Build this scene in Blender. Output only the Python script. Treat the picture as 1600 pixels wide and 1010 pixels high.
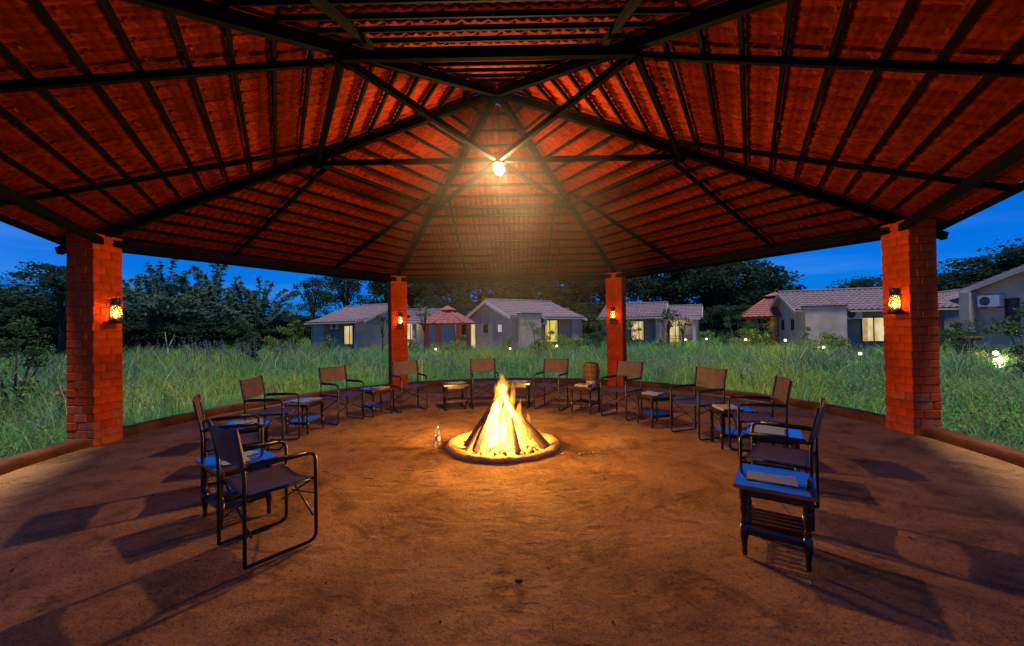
import bpy, math, random
import numpy as np
from mathutils import Matrix, Vector, Euler, noise as mnoise

random.seed(7)
RNG = np.random.default_rng(11)
R = math.radians
PI = math.pi
sc = bpy.context.scene
for o in list(bpy.data.objects):
    bpy.data.objects.remove(o)
COL = sc.collection

# ------------------------------------------------------------------ camera
CAM = dict(f=638.7, x=0.20, y=-6.01, z=1.60, yaw=-0.0052, pit=0.0122, rol=0.0157)
cd = bpy.data.cameras.new('camera')
cd.sensor_width = 36.0
cd.lens = 36.0 * CAM['f'] / 1600.0
cd.clip_start = 0.05
cd.clip_end = 2000.0
cam = bpy.data.objects.new('camera', cd)
cam.matrix_world = (Matrix.Translation((CAM['x'], CAM['y'], CAM['z'])) @ Matrix.Rotation(-CAM['yaw'], 4, 'Z')
                    @ Matrix.Rotation(PI / 2 + CAM['pit'], 4, 'X') @ Matrix.Rotation(-CAM['rol'], 4, 'Z'))
COL.objects.link(cam)
sc.camera = cam

# ------------------------------------------------------------------ world, sun, exposure
SUN_EL, SUN_AZ = R(78), R(184)      # dusk glow arrives from behind the camera
world = bpy.data.worlds.new('World')
sc.world = world
world.use_nodes = True
wn, wl = world.node_tree.nodes, world.node_tree.links
wn.clear()
wo = wn.new('ShaderNodeOutputWorld')
bg = wn.new('ShaderNodeBackground')
sky = wn.new('ShaderNodeTexSky')
sky.sky_type = 'NISHITA'
sky.sun_disc = False
sky.sun_elevation = SUN_EL
sky.sun_rotation = SUN_AZ
tint = wn.new('ShaderNodeMix'); tint.data_type = 'RGBA'; tint.blend_type = 'MULTIPLY'
tint.inputs[0].default_value = 1.0
tint.inputs[7].default_value = (0.004, 0.275, 1.0, 1)
wl.new(sky.outputs[0], tint.inputs[6])
# thin streaks of dusk cloud
tc = wn.new('ShaderNodeTexCoord')
mp = wn.new('ShaderNodeMapping'); mp.inputs['Scale'].default_value = (1.6, 1.6, 16.0)
nz = wn.new('ShaderNodeTexNoise'); nz.inputs['Scale'].default_value = 1.7; nz.inputs['Detail'].default_value = 5
cr = wn.new('ShaderNodeValToRGB')
cr.color_ramp.elements[0].position = 0.48; cr.color_ramp.elements[0].color = (0, 0, 0, 1)
cr.color_ramp.elements[1].position = 0.78; cr.color_ramp.elements[1].color = (0.55, 0.55, 0.55, 1)
cm = wn.new('ShaderNodeMix'); cm.data_type = 'RGBA'
cm.inputs[7].default_value = (0.5, 2.1, 6.4, 1)
wl.new(tc.outputs['Generated'], mp.inputs[0]); wl.new(mp.outputs[0], nz.inputs[0]); wl.new(nz.outputs[0], cr.inputs[0])
wl.new(cr.outputs[0], cm.inputs[0]); wl.new(tint.outputs[2], cm.inputs[6])
wl.new(cm.outputs[2], bg.inputs[0])
bg.inputs[1].default_value = 0.14
wl.new(bg.outputs[0], wo.inputs[0])

sl = bpy.data.lights.new('dusk_glow', 'SUN')
sl.energy = 4.3
sl.angle = R(12)
sl.color = (1.0, 0.93, 0.86)
so = bpy.data.objects.new('dusk_glow', sl)
_az = SUN_AZ                                   # clockwise from +Y
sdir = Vector((math.sin(_az) * math.cos(SUN_EL), math.cos(_az) * math.cos(SUN_EL), math.sin(SUN_EL)))
so.rotation_euler = sdir.to_track_quat('Z', 'Y').to_euler()
so.location = (0, -20, 30)
COL.objects.link(so)

sc.view_settings.view_transform = 'Standard'
sc.view_settings.look = 'None'
sc.view_settings.exposure = 0.0
sc.view_settings.gamma = 1.0
sc.render.engine = 'CYCLES'
cy = sc.cycles
cy.use_denoising = True
cy.denoiser = 'OPENIMAGEDENOISE'
cy.use_adaptive_sampling = True
cy.adaptive_threshold = 0.015
cy.max_bounces = 7
cy.diffuse_bounces = 3
cy.glossy_bounces = 3
cy.transmission_bounces = 4
cy.volume_bounces = 0
cy.transparent_max_bounces = 12
cy.caustics_reflective = False
cy.caustics_refractive = False
cy.sample_clamp_indirect = 4.0
cy.volume_step_rate = 2.0
cy.volume_max_steps = 128

# ------------------------------------------------------------------ pixel helpers (direction + a known distance)
def ray(px, py):
    u = (px - 800) / CAM['f']; v = (py - 505) / CAM['f']
    c, s = math.cos(CAM['rol']), math.sin(CAM['rol'])
    u, v = c * u - s * v, s * u + c * v
    x, y, z = u, 1.0, -v
    c, s = math.cos(CAM['pit']), math.sin(CAM['pit'])
    y, z = c * y - s * z, s * y + c * z
    c, s = math.cos(CAM['yaw']), math.sin(CAM['yaw'])
    return Vector((c * x + s * y, -s * x + c * y, z))
def at_depth(px, py, D):
    d = ray(px, py)
    return Vector((CAM['x'], CAM['y'], CAM['z'])) + d * (D / d.y)
def at_z(px, py, z=0.0):
    d = ray(px, py)
    return Vector((CAM['x'], CAM['y'], CAM['z'])) + d * ((z - CAM['z']) / d.z)
GZ = -0.20                                     # the meadow lies a step below the pavilion floor

# ------------------------------------------------------------------ materials
def nodes(name):
    m = bpy.data.materials.new(name); m.use_nodes = True
    nt = m.node_tree; nt.nodes.clear()
    out = nt.nodes.new('ShaderNodeOutputMaterial')
    return m, nt, out
def mat(name, col, rough=0.7, var=0.18, scale=6.0, bump=0.15, bscale=40.0, spec=0.4, metal=0.0, col2=None, coat=0.0, ior=1.45, stretch=None, bdist=0.01, sheen=0.0, objvar=0.0, detail=6):
    m, nt, out = nodes(name)
    N, L = nt.nodes, nt.links
    b = N.new('ShaderNodeBsdfPrincipled')
    b.inputs['Roughness'].default_value = rough
    b.inputs['Metallic'].default_value = metal
    b.inputs['IOR'].default_value = ior
    b.inputs['Specular IOR Level'].default_value = spec
    b.inputs['Coat Weight'].default_value = coat
    b.inputs['Coat Roughness'].default_value = 0.08
    tcn = N.new('ShaderNodeTexCoord')
    src = tcn.outputs['Object']
    if stretch:
        mpn = N.new('ShaderNodeMapping'); mpn.inputs['Scale'].default_value = stretch
        L.new(src, mpn.inputs[0]); src = mpn.outputs[0]
    n1 = N.new('ShaderNodeTexNoise'); n1.inputs['Scale'].default_value = scale; n1.inputs['Detail'].default_value = detail; n1.inputs['Roughness'].default_value = 0.62
    L.new(src, n1.inputs[0])
    rp = N.new('ShaderNodeValToRGB')
    c2 = col2 or tuple(min(1, c * (1 + var)) for c in col)
    c1 = tuple(c * (1 - var) for c in col)
    rp.color_ramp.elements[0].position = 0.32; rp.color_ramp.elements[0].color = (*c1, 1)
    rp.color_ramp.elements[1].position = 0.68; rp.color_ramp.elements[1].color = (*c2, 1)
    L.new(n1.outputs[0], rp.inputs[0])
    csock = rp.outputs[0]
    if objvar > 0:
        oi = N.new('ShaderNodeObjectInfo')
        hs = N.new('ShaderNodeHueSaturation')
        mr = N.new('ShaderNodeMapRange'); mr.inputs[3].default_value = 1 - objvar; mr.inputs[4].default_value = 1 + objvar
        L.new(oi.outputs['Random'], mr.inputs[0]); L.new(mr.outputs[0], hs.inputs['Value']); L.new(csock, hs.inputs['Color'])
        csock = hs.outputs[0]
    L.new(csock, b.inputs['Base Color'])
    if bump > 0:
        n2 = N.new('ShaderNodeTexNoise'); n2.inputs['Scale'].default_value = bscale; n2.inputs['Detail'].default_value = 5
        L.new(src, n2.inputs[0])
        bp = N.new('ShaderNodeBump'); bp.inputs['Strength'].default_value = bump; bp.inputs['Distance'].default_value = bdist
        L.new(n2.outputs[0], bp.inputs['Height']); L.new(bp.outputs[0], b.inputs['Normal'])
    L.new(b.outputs[0], out.inputs[0])
    return m
def emit(name, col, strength):
    m, nt, out = nodes(name)
    e = nt.nodes.new('ShaderNodeEmission'); e.inputs[0].default_value = (*col, 1); e.inputs[1].default_value = strength
    nt.links.new(e.outputs[0], out.inputs[0])
    return m
def leafmat(name, col, var=0.35, trans=0.35, attr=False, lift=0.0):
    m, nt, out = nodes(name)
    N, L = nt.nodes, nt.links
    g = N.new('ShaderNodeNewGeometry')
    hs = N.new('ShaderNodeHueSaturation'); hs.inputs['Color'].default_value = (*col, 1)
    mr = N.new('ShaderNodeMapRange'); mr.inputs[3].default_value = 1 - var; mr.inputs[4].default_value = 1 + var
    mh = N.new('ShaderNodeMapRange'); mh.inputs[3].default_value = 0.47; mh.inputs[4].default_value = 0.53
    L.new(g.outputs['Random Per Island'], mr.inputs[0]); L.new(mr.outputs[0], hs.inputs['Value'])
    L.new(g.outputs['Random Per Island'], mh.inputs[0]); L.new(mh.outputs[0], hs.inputs['Hue'])
    cs = hs.outputs[0]
    if attr:
        at = N.new('ShaderNodeAttribute'); at.attribute_name = 'tone'
        mx = N.new('ShaderNodeMix'); mx.data_type = 'RGBA'; mx.blend_type = 'MULTIPLY'; mx.inputs[0].default_value = 1
        L.new(cs, mx.inputs[6]); L.new(at.outputs['Color'], mx.inputs[7]); cs = mx.outputs[2]
    d = N.new('ShaderNodeBsdfDiffuse'); t = N.new('ShaderNodeBsdfTranslucent'); mx2 = N.new('ShaderNodeMixShader')
    mx2.inputs[0].default_value = trans
    if lift > 0:                                   # soft blades: shading normal leans upward as in a dense sward
        va = N.new('ShaderNodeVectorMath'); va.operation = 'ADD'; va.inputs[1].default_value = (0, 0, lift); L.new(g.outputs['Normal'], va.inputs[0])
        vn = N.new('ShaderNodeVectorMath'); vn.operation = 'NORMALIZE'; L.new(va.outputs[0], vn.inputs[0]); L.new(vn.outputs[0], d.inputs['Normal'])
    L.new(cs, d.inputs[0]); L.new(cs, t.inputs[0]); L.new(d.outputs[0], mx2.inputs[1]); L.new(t.outputs[0], mx2.inputs[2])
    L.new(mx2.outputs[0], out.inputs[0])
    return m

M = {}
M['brick'] = mat('brick_paint', (0.50, 0.060, 0.012), 0.85, 0.26, 3.5, 0.6, 45, spec=0.08, objvar=0.10, bdist=0.012)
M['brick_worn'] = mat('brick_worn_paint', (0.47, 0.085, 0.026), 0.9, 0.30, 9, 0.7, 40, objvar=0.12, bdist=0.015)
M['mortar'] = mat('brick_joint', (0.40, 0.044, 0.009), 0.9, 0.2, 12, 0.4, 60, spec=0.08)
M['tile'] = mat('clay_tile', (0.132, 0.0098, 0.0015), 0.9, 0.40, 5, 0.5, 30, spec=0.04, objvar=0.22, stretch=(1, 4, 4), col2=(0.215, 0.025, 0.0042))
M['steel'] = mat('dark_steel', (0.0045, 0.004, 0.004), 0.8, 0.3, 8, 0.1, 60, spec=0.05)
M['kerb'] = mat('kerb_plaster', (0.115, 0.040, 0.019), 0.9, 0.40, 3.0, 0.6, 30, spec=0.1, bdist=0.012)
M['tube'] = mat('chair_tube', (0.012, 0.011, 0.012), 0.32, 0.2, 20, 0.0, spec=0.5)
M['canvas'] = mat('chair_canvas', (0.082, 0.048, 0.053), 0.55, 0.18, 14, 0.35, 260, spec=0.5, bdist=0.002)
M['wood'] = mat('dark_wood', (0.022, 0.008, 0.005), 0.28, 0.4, 9, 0.08, 50, spec=0.6, stretch=(1, 6, 6), coat=0.1)
M['wood_top'] = mat('polished_top', (0.035, 0.015, 0.010), 0.10, 0.4, 7, 0.04, 18, spec=0.9, ior=1.9, stretch=(1.5, 7, 1), coat=1.0, bdist=0.004)
M['wood_top'].node_tree.nodes['Principled BSDF'].inputs['Coat IOR'].default_value = 2.1
M['lantern'] = mat('lantern_metal', (0.06, 0.055, 0.06), 0.35, 0.3, 30, 0.1, 60, metal=0.7)
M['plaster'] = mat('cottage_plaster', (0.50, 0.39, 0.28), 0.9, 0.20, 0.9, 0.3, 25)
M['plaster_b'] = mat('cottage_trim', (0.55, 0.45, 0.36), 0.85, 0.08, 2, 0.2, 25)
M['plaster_c'] = mat('cottage_recess_darker', (0.34, 0.27, 0.215), 0.9, 0.12, 1.2, 0.3, 25)  # darker than the main plaster; recess walls and downpipes
M['hroof'] = mat('cottage_tiles', (0.155, 0.108, 0.115), 0.85, 0.22, 3, 0.4, 20, objvar=0.12)
M['hroof2'] = mat('gazebo_tiles', (0.28, 0.085, 0.07), 0.85, 0.22, 3, 0.4, 20)
M['gpillar'] = mat('gazebo_pillar_paint', (0.55, 0.13, 0.06), 0.8, 0.15, 5, 0.3, 30)
M['frame'] = mat('window_frame_dark', (0.035, 0.025, 0.02), 0.5, 0.2, 10, 0)
M['ac'] = mat('ac_white', (0.66, 0.66, 0.66), 0.5, 0.06, 4, 0)
M['ac_dark'] = mat('ac_grille', (0.06, 0.07, 0.08), 0.5, 0.1, 4, 0)
M['bark'] = mat('bark', (0.055, 0.042, 0.032), 0.95, 0.3, 6, 0.6, 20)
M['soil'] = mat('meadow_soil', (0.045, 0.05, 0.022), 0.95, 0.4, 1.2, 0.6, 12)
M['path'] = mat('path_gravel', (0.42, 0.38, 0.32), 0.95, 0.2, 4, 0.6, 40)
M['log'] = mat('log_bark', (0.12, 0.065, 0.035), 0.9, 0.45, 10, 0.9, 30, stretch=(6, 6, 1), bdist=0.02)
M['log_end'] = mat('log_cut', (0.36, 0.22, 0.11), 0.85, 0.25, 14, 0.3, 40)
M['clay'] = mat('pit_clay', (0.36, 0.17, 0.075), 0.9, 0.3, 6, 0.8, 25, bdist=0.02)
M['ash'] = mat('pit_ash', (0.13, 0.11, 0.10), 0.95, 0.5, 9, 0.8, 30)
M['stone'] = mat('floor_stone', (0.42, 0.33, 0.26), 0.9, 0.25, 30, 0.4, 60)
M['twig'] = mat('twig', (0.06, 0.03, 0.018), 0.9, 0.3, 30, 0.3, 60)
M['woven'] = mat('basket_cane', (0.15, 0.068, 0.026), 0.6, 0.35, 30, 0.6, 70)
M['woven_d'] = mat('basket_band', (0.10, 0.044, 0.019), 0.6, 0.3, 30, 0.5, 70)
M['bollard'] = mat('bollard_metal', (0.05, 0.05, 0.05), 0.5, 0.2, 10, 0)
M['plank'] = mat('garden_table_plank', (0.20, 0.11, 0.08), 0.8, 0.3, 6, 0.4, 30)

# dirt floor: trodden earth with stains, footprints and grit
def floor_mat():
    m, nt, out = nodes('trodden_earth')
    N, L = nt.nodes, nt.links
    b = N.new('ShaderNodeBsdfPrincipled'); b.inputs['Roughness'].default_value = 0.92; b.inputs['Specular IOR Level'].default_value = 0.06
    t = N.new('ShaderNodeTexCoord')
    def ns(scale, det=6, ro=0.6, dist=0.0):
        n = N.new('ShaderNodeTexNoise'); n.inputs['Scale'].default_value = scale; n.inputs['Detail'].default_value = det
        n.inputs['Roughness'].default_value = ro; n.inputs['Distortion'].default_value = dist
        L.new(t.outputs['Object'], n.inputs[0]); return n.outputs[0]
    def ramp(s, p0, p1, c0, c1):
        r = N.new('ShaderNodeValToRGB'); r.color_ramp.elements[0].position = p0; r.color_ramp.elements[1].position = p1
        r.color_ramp.elements[0].color = (*c0, 1); r.color_ramp.elements[1].color = (*c1, 1); L.new(s, r.inputs[0]); return r.outputs[0]
    def mul(a, c, f=1.0):
        x = N.new('ShaderNodeMix'); x.data_type = 'RGBA'; x.blend_type = 'MULTIPLY'; x.inputs[0].default_value = f
        L.new(a, x.inputs[6]); L.new(c, x.inputs[7]); return x.outputs[2]
    base = ramp(ns(0.9, 8, 0.65, 0.4), 0.35, 0.68, (0.26, 0.124, 0.052), (0.45, 0.232, 0.096))
    st = ramp(ns(2.1, 7, 0.7, 0.8), 0.36, 0.52, (0.42, 0.38, 0.36), (1, 1, 1))
    gr = ramp(ns(38, 3, 0.7), 0.33, 0.46, (0.35, 0.32, 0.30), (1, 1, 1))
    gr2 = ramp(ns(120, 2, 0.6), 0.30, 0.62, (0.6, 0.6, 0.6), (1.15, 1.12, 1.1))
    c = mul(mul(mul(base, st, 0.75), gr, 0.7), gr2, 0.8)
    # soot smudges blown round the pit
    sv = N.new('ShaderNodeVectorMath'); sv.operation = 'DISTANCE'; sv.inputs[1].default_value = (0.03, -0.45, 0.0); L.new(t.outputs['Object'], sv.inputs[0])
    sa = N.new('ShaderNodeMath'); sa.operation = 'MULTIPLY_ADD'; sa.inputs[1].default_value = 1.6; sa.inputs[2].default_value = 0.0; L.new(ns(2.6, 5, 0.7), sa.inputs[0])
    sd = N.new('ShaderNodeMath'); sd.operation = 'SUBTRACT'; L.new(sv.outputs['Value'], sd.inputs[0]); L.new(sa.outputs[0], sd.inputs[1])
    c = mul(c, ramp(sd.outputs[0], 0.02, 0.55, (0.55, 0.50, 0.46), (1, 1, 1)))
    L.new(c, b.inputs['Base Color'])
    bsum = N.new('ShaderNodeMath'); bsum.operation = 'ADD'
    m1 = N.new('ShaderNodeMath'); m1.operation = 'MULTIPLY'; m1.inputs[1].default_value = 0.35
    L.new(ns(55, 5, 0.7), m1.inputs[0]); L.new(ns(7, 6, 0.6), bsum.inputs[0]); L.new(m1.outputs[0], bsum.inputs[1])
    vo = N.new('ShaderNodeTexVoronoi'); vo.inputs['Scale'].default_value = 3.4; vo.inputs['Randomness'].default_value = 1.0
    vm = N.new('ShaderNodeMapping'); vm.inputs['Scale'].default_value = (1.0, 1.9, 1.0); vm.inputs['Rotation'].default_value = (0, 0, 0.6); L.new(t.outputs['Object'], vm.inputs[0]); L.new(vm.outputs[0], vo.inputs[0])
    vr = N.new('ShaderNodeMapRange'); vr.inputs[1].default_value = 0.16; vr.inputs[2].default_value = 0.30; vr.inputs[3].default_value = -0.22; vr.inputs[4].default_value = 0.0; L.new(vo.outputs['Distance'], vr.inputs[0])
    b2 = N.new('ShaderNodeMath'); b2.operation = 'ADD'; L.new(bsum.outputs[0], b2.inputs[0]); L.new(vr.outputs[0], b2.inputs[1])
    bp = N.new('ShaderNodeBump'); bp.inputs['Strength'].default_value = 0.9; bp.inputs['Distance'].default_value = 0.04
    L.new(b2.outputs[0], bp.inputs['Height']); L.new(bp.outputs[0], b.inputs['Normal'])
    L.new(b.outputs[0], out.inputs[0])
    return m
M['floor'] = floor_mat()

def glow_glass(name, col):
    m, nt, out = nodes(name); N, L = nt.nodes, nt.links
    t = N.new('ShaderNodeBsdfTransparent'); t.inputs[0].default_value = (*col, 1)
    d = N.new('ShaderNodeBsdfTranslucent'); d.inputs[0].default_value = (*col, 1)
    g = N.new('ShaderNodeBsdfGlossy'); g.inputs['Roughness'].default_value = 0.1
    a = N.new('ShaderNodeMixShader'); a.inputs[0].default_value = 0.16
    c = N.new('ShaderNodeMixShader'); c.inputs[0].default_value = 0.06
    L.new(t.outputs[0], a.inputs[1]); L.new(d.outputs[0], a.inputs[2]); L.new(a.outputs[0], c.inputs[1]); L.new(g.outputs[0], c.inputs[2])
    L.new(c.outputs[0], out.inputs[0]); return m
M['globe'] = glow_glass('lantern_glass', (1.0, 0.72, 0.36))
M['pet'] = glow_glass('bottle_plastic', (0.93, 0.95, 0.97))
M['flame_small'] = emit('lantern_flame', (1.0, 0.50, 0.12), 60)
M['bulb'] = emit('bulb_glow', (1.0, 0.585, 0.225), 2600)
M['garden_glow'] = emit('garden_lamp_glow', (1.0, 0.86, 0.50), 4)
M['bollard_glow'] = emit('bollard_lamp_glow', (1.0, 0.95, 0.82), 12)

def pane_mat(name, c1, c2, s, scale):
    m, nt, out = nodes(name); N, L = nt.nodes, nt.links
    t = N.new('ShaderNodeTexCoord'); w = N.new('ShaderNodeTexNoise'); w.inputs['Scale'].default_value = scale; w.inputs['Detail'].default_value = 3
    mp_ = N.new('ShaderNodeMapping'); mp_.inputs['Scale'].default_value = (1.2, 1.2, 0.6)
    L.new(t.outputs['Object'], mp_.inputs[0]); L.new(mp_.outputs[0], w.inputs[0])
    r = N.new('ShaderNodeValToRGB'); r.color_ramp.elements[0].color = (*c1, 1); r.color_ramp.elements[1].color = (*c2, 1)
    r.color_ramp.elements[0].position = 0.35; r.color_ramp.elements[1].position = 0.65
    e = N.new('ShaderNodeEmission'); e.inputs[1].default_value = s
    L.new(w.outputs[0], r.inputs[0]); L.new(r.outputs[0], e.inputs[0]); L.new(e.outputs[0], out.inputs[0]); return m
M['pane'] = pane_mat('lit_room', (0.75, 0.50, 0.16), (1.0, 0.86, 0.52), 0.80, 1.8)
M['pane_y'] = pane_mat('lit_room_yellow', (0.62, 0.48, 0.05), (1.0, 0.84, 0.22), 0.85, 2.5)
M['pane_w'] = pane_mat('lit_room_white', (0.7, 0.72, 0.75), (0.95, 0.95, 0.97), 0.75, 1.8)
M['pane_dim'] = mat('unlit_glass', (0.03, 0.035, 0.05), 0.1, 0.2, 3, 0, spec=0.6)
M['curtain'] = pane_mat('backlit_curtain', (0.55, 0.34, 0.10), (0.80, 0.56, 0.24), 0.62, 5)

# ------------------------------------------------------------------ mesh builder
class MB:
    def __init__(s): s.v = []; s.f = []; s.mi = []
    def add(s, vs, fs, mi=0):
        n = len(s.v); s.v += [tuple(p) for p in vs]; s.f += [tuple(i + n for i in f) for f in fs]; s.mi += [mi] * len(fs); return s
    def box(s, c, d, mtx=None, mi=0):
        x, y, z = d[0] / 2, d[1] / 2, d[2] / 2
        vs = [Vector((sx * x, sy * y, sz * z)) for sz in (-1, 1) for sy in (-1, 1) for sx in (-1, 1)]
        if mtx is not None: vs = [mtx @ p for p in vs]
        vs = [p + Vector(c) for p in vs]
        return s.add(vs, [(0, 2, 3, 1), (4, 5, 7, 6), (0, 1, 5, 4), (2, 6, 7, 3), (0, 4, 6, 2), (1, 3, 7, 5)], mi)
    def beam(s, a, b, w, h, up=(0, 0, 1), mi=0):
        a, b = Vector(a), Vector(b); d = (b - a); L = d.length; d.normalize()
        side = d.cross(Vector(up)).normalized(); u = side.cross(d).normalized()
        mtx = Matrix((d, side, u)).transposed()
        return s.box((a + b) / 2, (L, w, h), mtx, mi)
    def tube(s, pts, r, seg=8, cap=True, mi=0):
        pts = [Vector(p) for p in pts]; n = len(pts)
        rs = r if isinstance(r, (list, tuple)) else [r] * n
        prev = None; rings = []
        for i, p in enumerate(pts):
            t = (pts[min(i + 1, n - 1)] - pts[max(i - 1, 0)])
            if t.length < 1e-9: t = Vector((0, 0, 1))
            t.normalize()
            ref = prev if prev is not None else (Vector((0, 0, 1)) if abs(t.z) < 0.9 else Vector((1, 0, 0)))
            a = (ref - t * ref.dot(t))
            if a.length < 1e-6: a = t.orthogonal()
            a.normalize(); b = t.cross(a); prev = a
            rings.append([p + (a * math.cos(2 * PI * k / seg) + b * math.sin(2 * PI * k / seg)) * rs[i] for k in range(seg)])
        vs = [q for rg in rings for q in rg]; fs = []
        for i in range(n - 1):
            for k in range(seg):
                k2 = (k + 1) % seg
                fs.append((i * seg + k, i * seg + k2, (i + 1) * seg + k2, (i + 1) * seg + k))
        if cap:
            fs.append(tuple(range(seg - 1, -1, -1))); fs.append(tuple((n - 1) * seg + k for k in range(seg)))
        return s.add(vs, fs, mi)
    def lathe(s, prof, seg=16, c=(0, 0, 0), mi=0, cap=True):
        vs = []; fs = []; n = len(prof)
        for (r, z) in prof:
            for k in range(seg):
                a = 2 * PI * k / seg; vs.append((c[0] + r * math.cos(a), c[1] + r * math.sin(a), c[2] + z))
        for i in range(n - 1):
            for k in range(seg):
                k2 = (k + 1) % seg; fs.append((i * seg + k, i * seg + k2, (i + 1) * seg + k2, (i + 1) * seg + k))
        if cap:
            fs.append(tuple(range(seg - 1, -1, -1))); fs.append(tuple((n - 1) * seg + k for k in range(seg)))
        return s.add(vs, fs, mi)
    def poly(s, pts, mi=0): return s.add(pts, [tuple(range(len(pts)))], mi)
    def slab(s, pts, off, mi=0):
        """polygon pts extruded by vector off"""
        n = len(pts); a = [Vector(p) for p in pts]; b = [p + Vector(off) for p in a]
        fs = [tuple(range(n - 1, -1, -1)), tuple(range(n, 2 * n))] + [(i, (i + 1) % n, n + (i + 1) % n, n + i) for i in range(n)]
        return s.add(a + b, fs, mi)
    def mesh(s, name, mats, smooth=False):
        me = bpy.data.meshes.new(name); me.from_pydata(s.v, [], s.f)
        if not isinstance(mats, (list, tuple)): mats = [mats]
        for m in mats: me.materials.append(m)
        if len(mats) > 1: me.polygons.foreach_set('material_index', s.mi)
        if smooth: me.polygons.foreach_set('use_smooth', [True] * len(me.polygons))
        me.update(); return me
    def build(s, name, mats, parent=None, smooth=False):
        return link(name, s.mesh(name, mats, smooth), parent)
def link(name, data, parent=None, loc=None, rot=None):
    o = bpy.data.objects.new(name, data); COL.objects.link(o)
    if parent is not None: o.parent = parent
    if loc is not None: o.location = loc
    if rot is not None: o.rotation_euler = rot
    return o
def smooth_by_angle(me, ang=40):
    try:
        me.polygons.foreach_set('use_smooth', [True] * len(me.polygons))
        me.set_sharp_from_angle(angle=R(ang))
    except Exception: pass
def tag(o, label=None, cat=None, group=None, kind=None):
    if label: o['label'] = label
    if cat: o['category'] = cat
    if group: o['group'] = group
    if kind: o['kind'] = kind
    return o
def empty(name, loc=(0, 0, 0), rz=0.0):
    o = bpy.data.objects.new(name, None); o.empty_display_size = 0.2
    COL.objects.link(o); o.location = loc; o.rotation_euler = (0, 0, rz); return o
KIDS = {}
def copy_tree(o, parent=None):
    c = o.copy(); COL.objects.link(c)
    if parent is not None: c.parent = parent
    for ch in list(o.children): copy_tree(ch, c)
    return c
def npmesh(name, V, F, mats, smooth=False, mi=None):
    me = bpy.data.meshes.new(name)
    V = np.asarray(V, dtype=np.float32); F = np.asarray(F, dtype=np.int32)
    k = F.shape[1]
    me.vertices.add(len(V)); me.vertices.foreach_set('co', V.ravel())
    me.loops.add(F.size); me.loops.foreach_set('vertex_index', F.ravel())
    me.polygons.add(len(F)); me.polygons.foreach_set('loop_start', np.arange(0, F.size, k, dtype=np.int32))
    try: me.polygons.foreach_set('loop_total', np.full(len(F), k, dtype=np.int32))
    except Exception: pass
    if not isinstance(mats, (list, tuple)): mats = [mats]
    for m in mats: me.materials.append(m)
    if mi is not None: me.polygons.foreach_set('material_index', np.asarray(mi, dtype=np.int32))
    if smooth: me.polygons.foreach_set('use_smooth', np.ones(len(F), dtype=bool))
    me.update(calc_edges=True); me.validate(); return me
def point_light(name, loc, power, col, radius, parent=None):
    l = bpy.data.lights.new(name, 'POINT'); l.energy = power; l.color = col; l.shadow_soft_size = radius
    o = bpy.data.objects.new(name, l); o.location = loc; COL.objects.link(o)
    if parent is not None: o.parent = parent
    return o
def vz(x, y, z=0.0, s=1.0): return mnoise.noise(Vector((x * s, y * s, z)))

# ------------------------------------------------------------------ ground, floor, kerb
def build_ground():
    n = 90; ext = 420.0
    g = np.linspace(-1, 1, n); g = np.sign(g) * np.abs(g) ** 2.2 * ext
    X, Y = np.meshgrid(g, g)
    Z = np.full_like(X, GZ)
    for i in range(n):
        for j in range(n):
            r = math.hypot(X[i, j], Y[i, j])
            if r > 8: Z[i, j] += 0.05 * vz(X[i, j], Y[i, j], 0, 0.25)
    V = np.stack([X.ravel(), Y.ravel(), Z.ravel()], 1)
    F = [(i * n + j, i * n + j + 1, (i + 1) * n + j + 1, (i + 1) * n + j) for i in range(n - 1) for j in range(n - 1)]
    tag(link('ground', npmesh('ground', V, F, M['soil'], True)), kind='structure')
build_ground()

KR0, KR1, KH = 5.87, 6.09, 0.13
def build_floor():
    nr, na = 90, 260
    V = [(0, 0, 0)]; F = []
    for i in range(1, nr + 1):
        r = 6.0 * i / nr
        for k in range(na):
            a = 2 * PI * k / na; x, y = r * math.cos(a), r * math.sin(a)
            z = 0.012 * vz(x, y, 3.1, 1.3) + 0.006 * vz(x, y, 9.1, 5) + 0.02 * max(0, (r - 5.55)) * 1.0
            dp = math.hypot(x - 0.02, y + 0.45)
            z += 0.02 * math.exp(-((dp - 0.85) / 0.16) ** 2)
            V.append((x, y, z - 0.006))
    m = MB()
    fs = [(0, 1 + k, 1 + (k + 1) % na) for k in range(na)]
    for i in range(nr - 1):
        for k in range(na):
            k2 = (k + 1) % na; a = 1 + i * na; b = a + na
            fs.append((a + k, b + k, b + k2, a + k2))
    m.add(V, fs)
    # skirt down to the meadow
    b0 = 1 + (nr - 1) * na
    lo = [(V[b0 + k][0], V[b0 + k][1], GZ - 0.1) for k in range(na)]
    n = len(m.v); m.v += lo
    for k in range(na):
        k2 = (k + 1) % na; m.f.append((b0 + k, n + k, n + k2, b0 + k2)); m.mi.append(0)
    tag(m.build('pavilion_floor', M['floor'], None, True), kind='structure')
build_floor()
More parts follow.
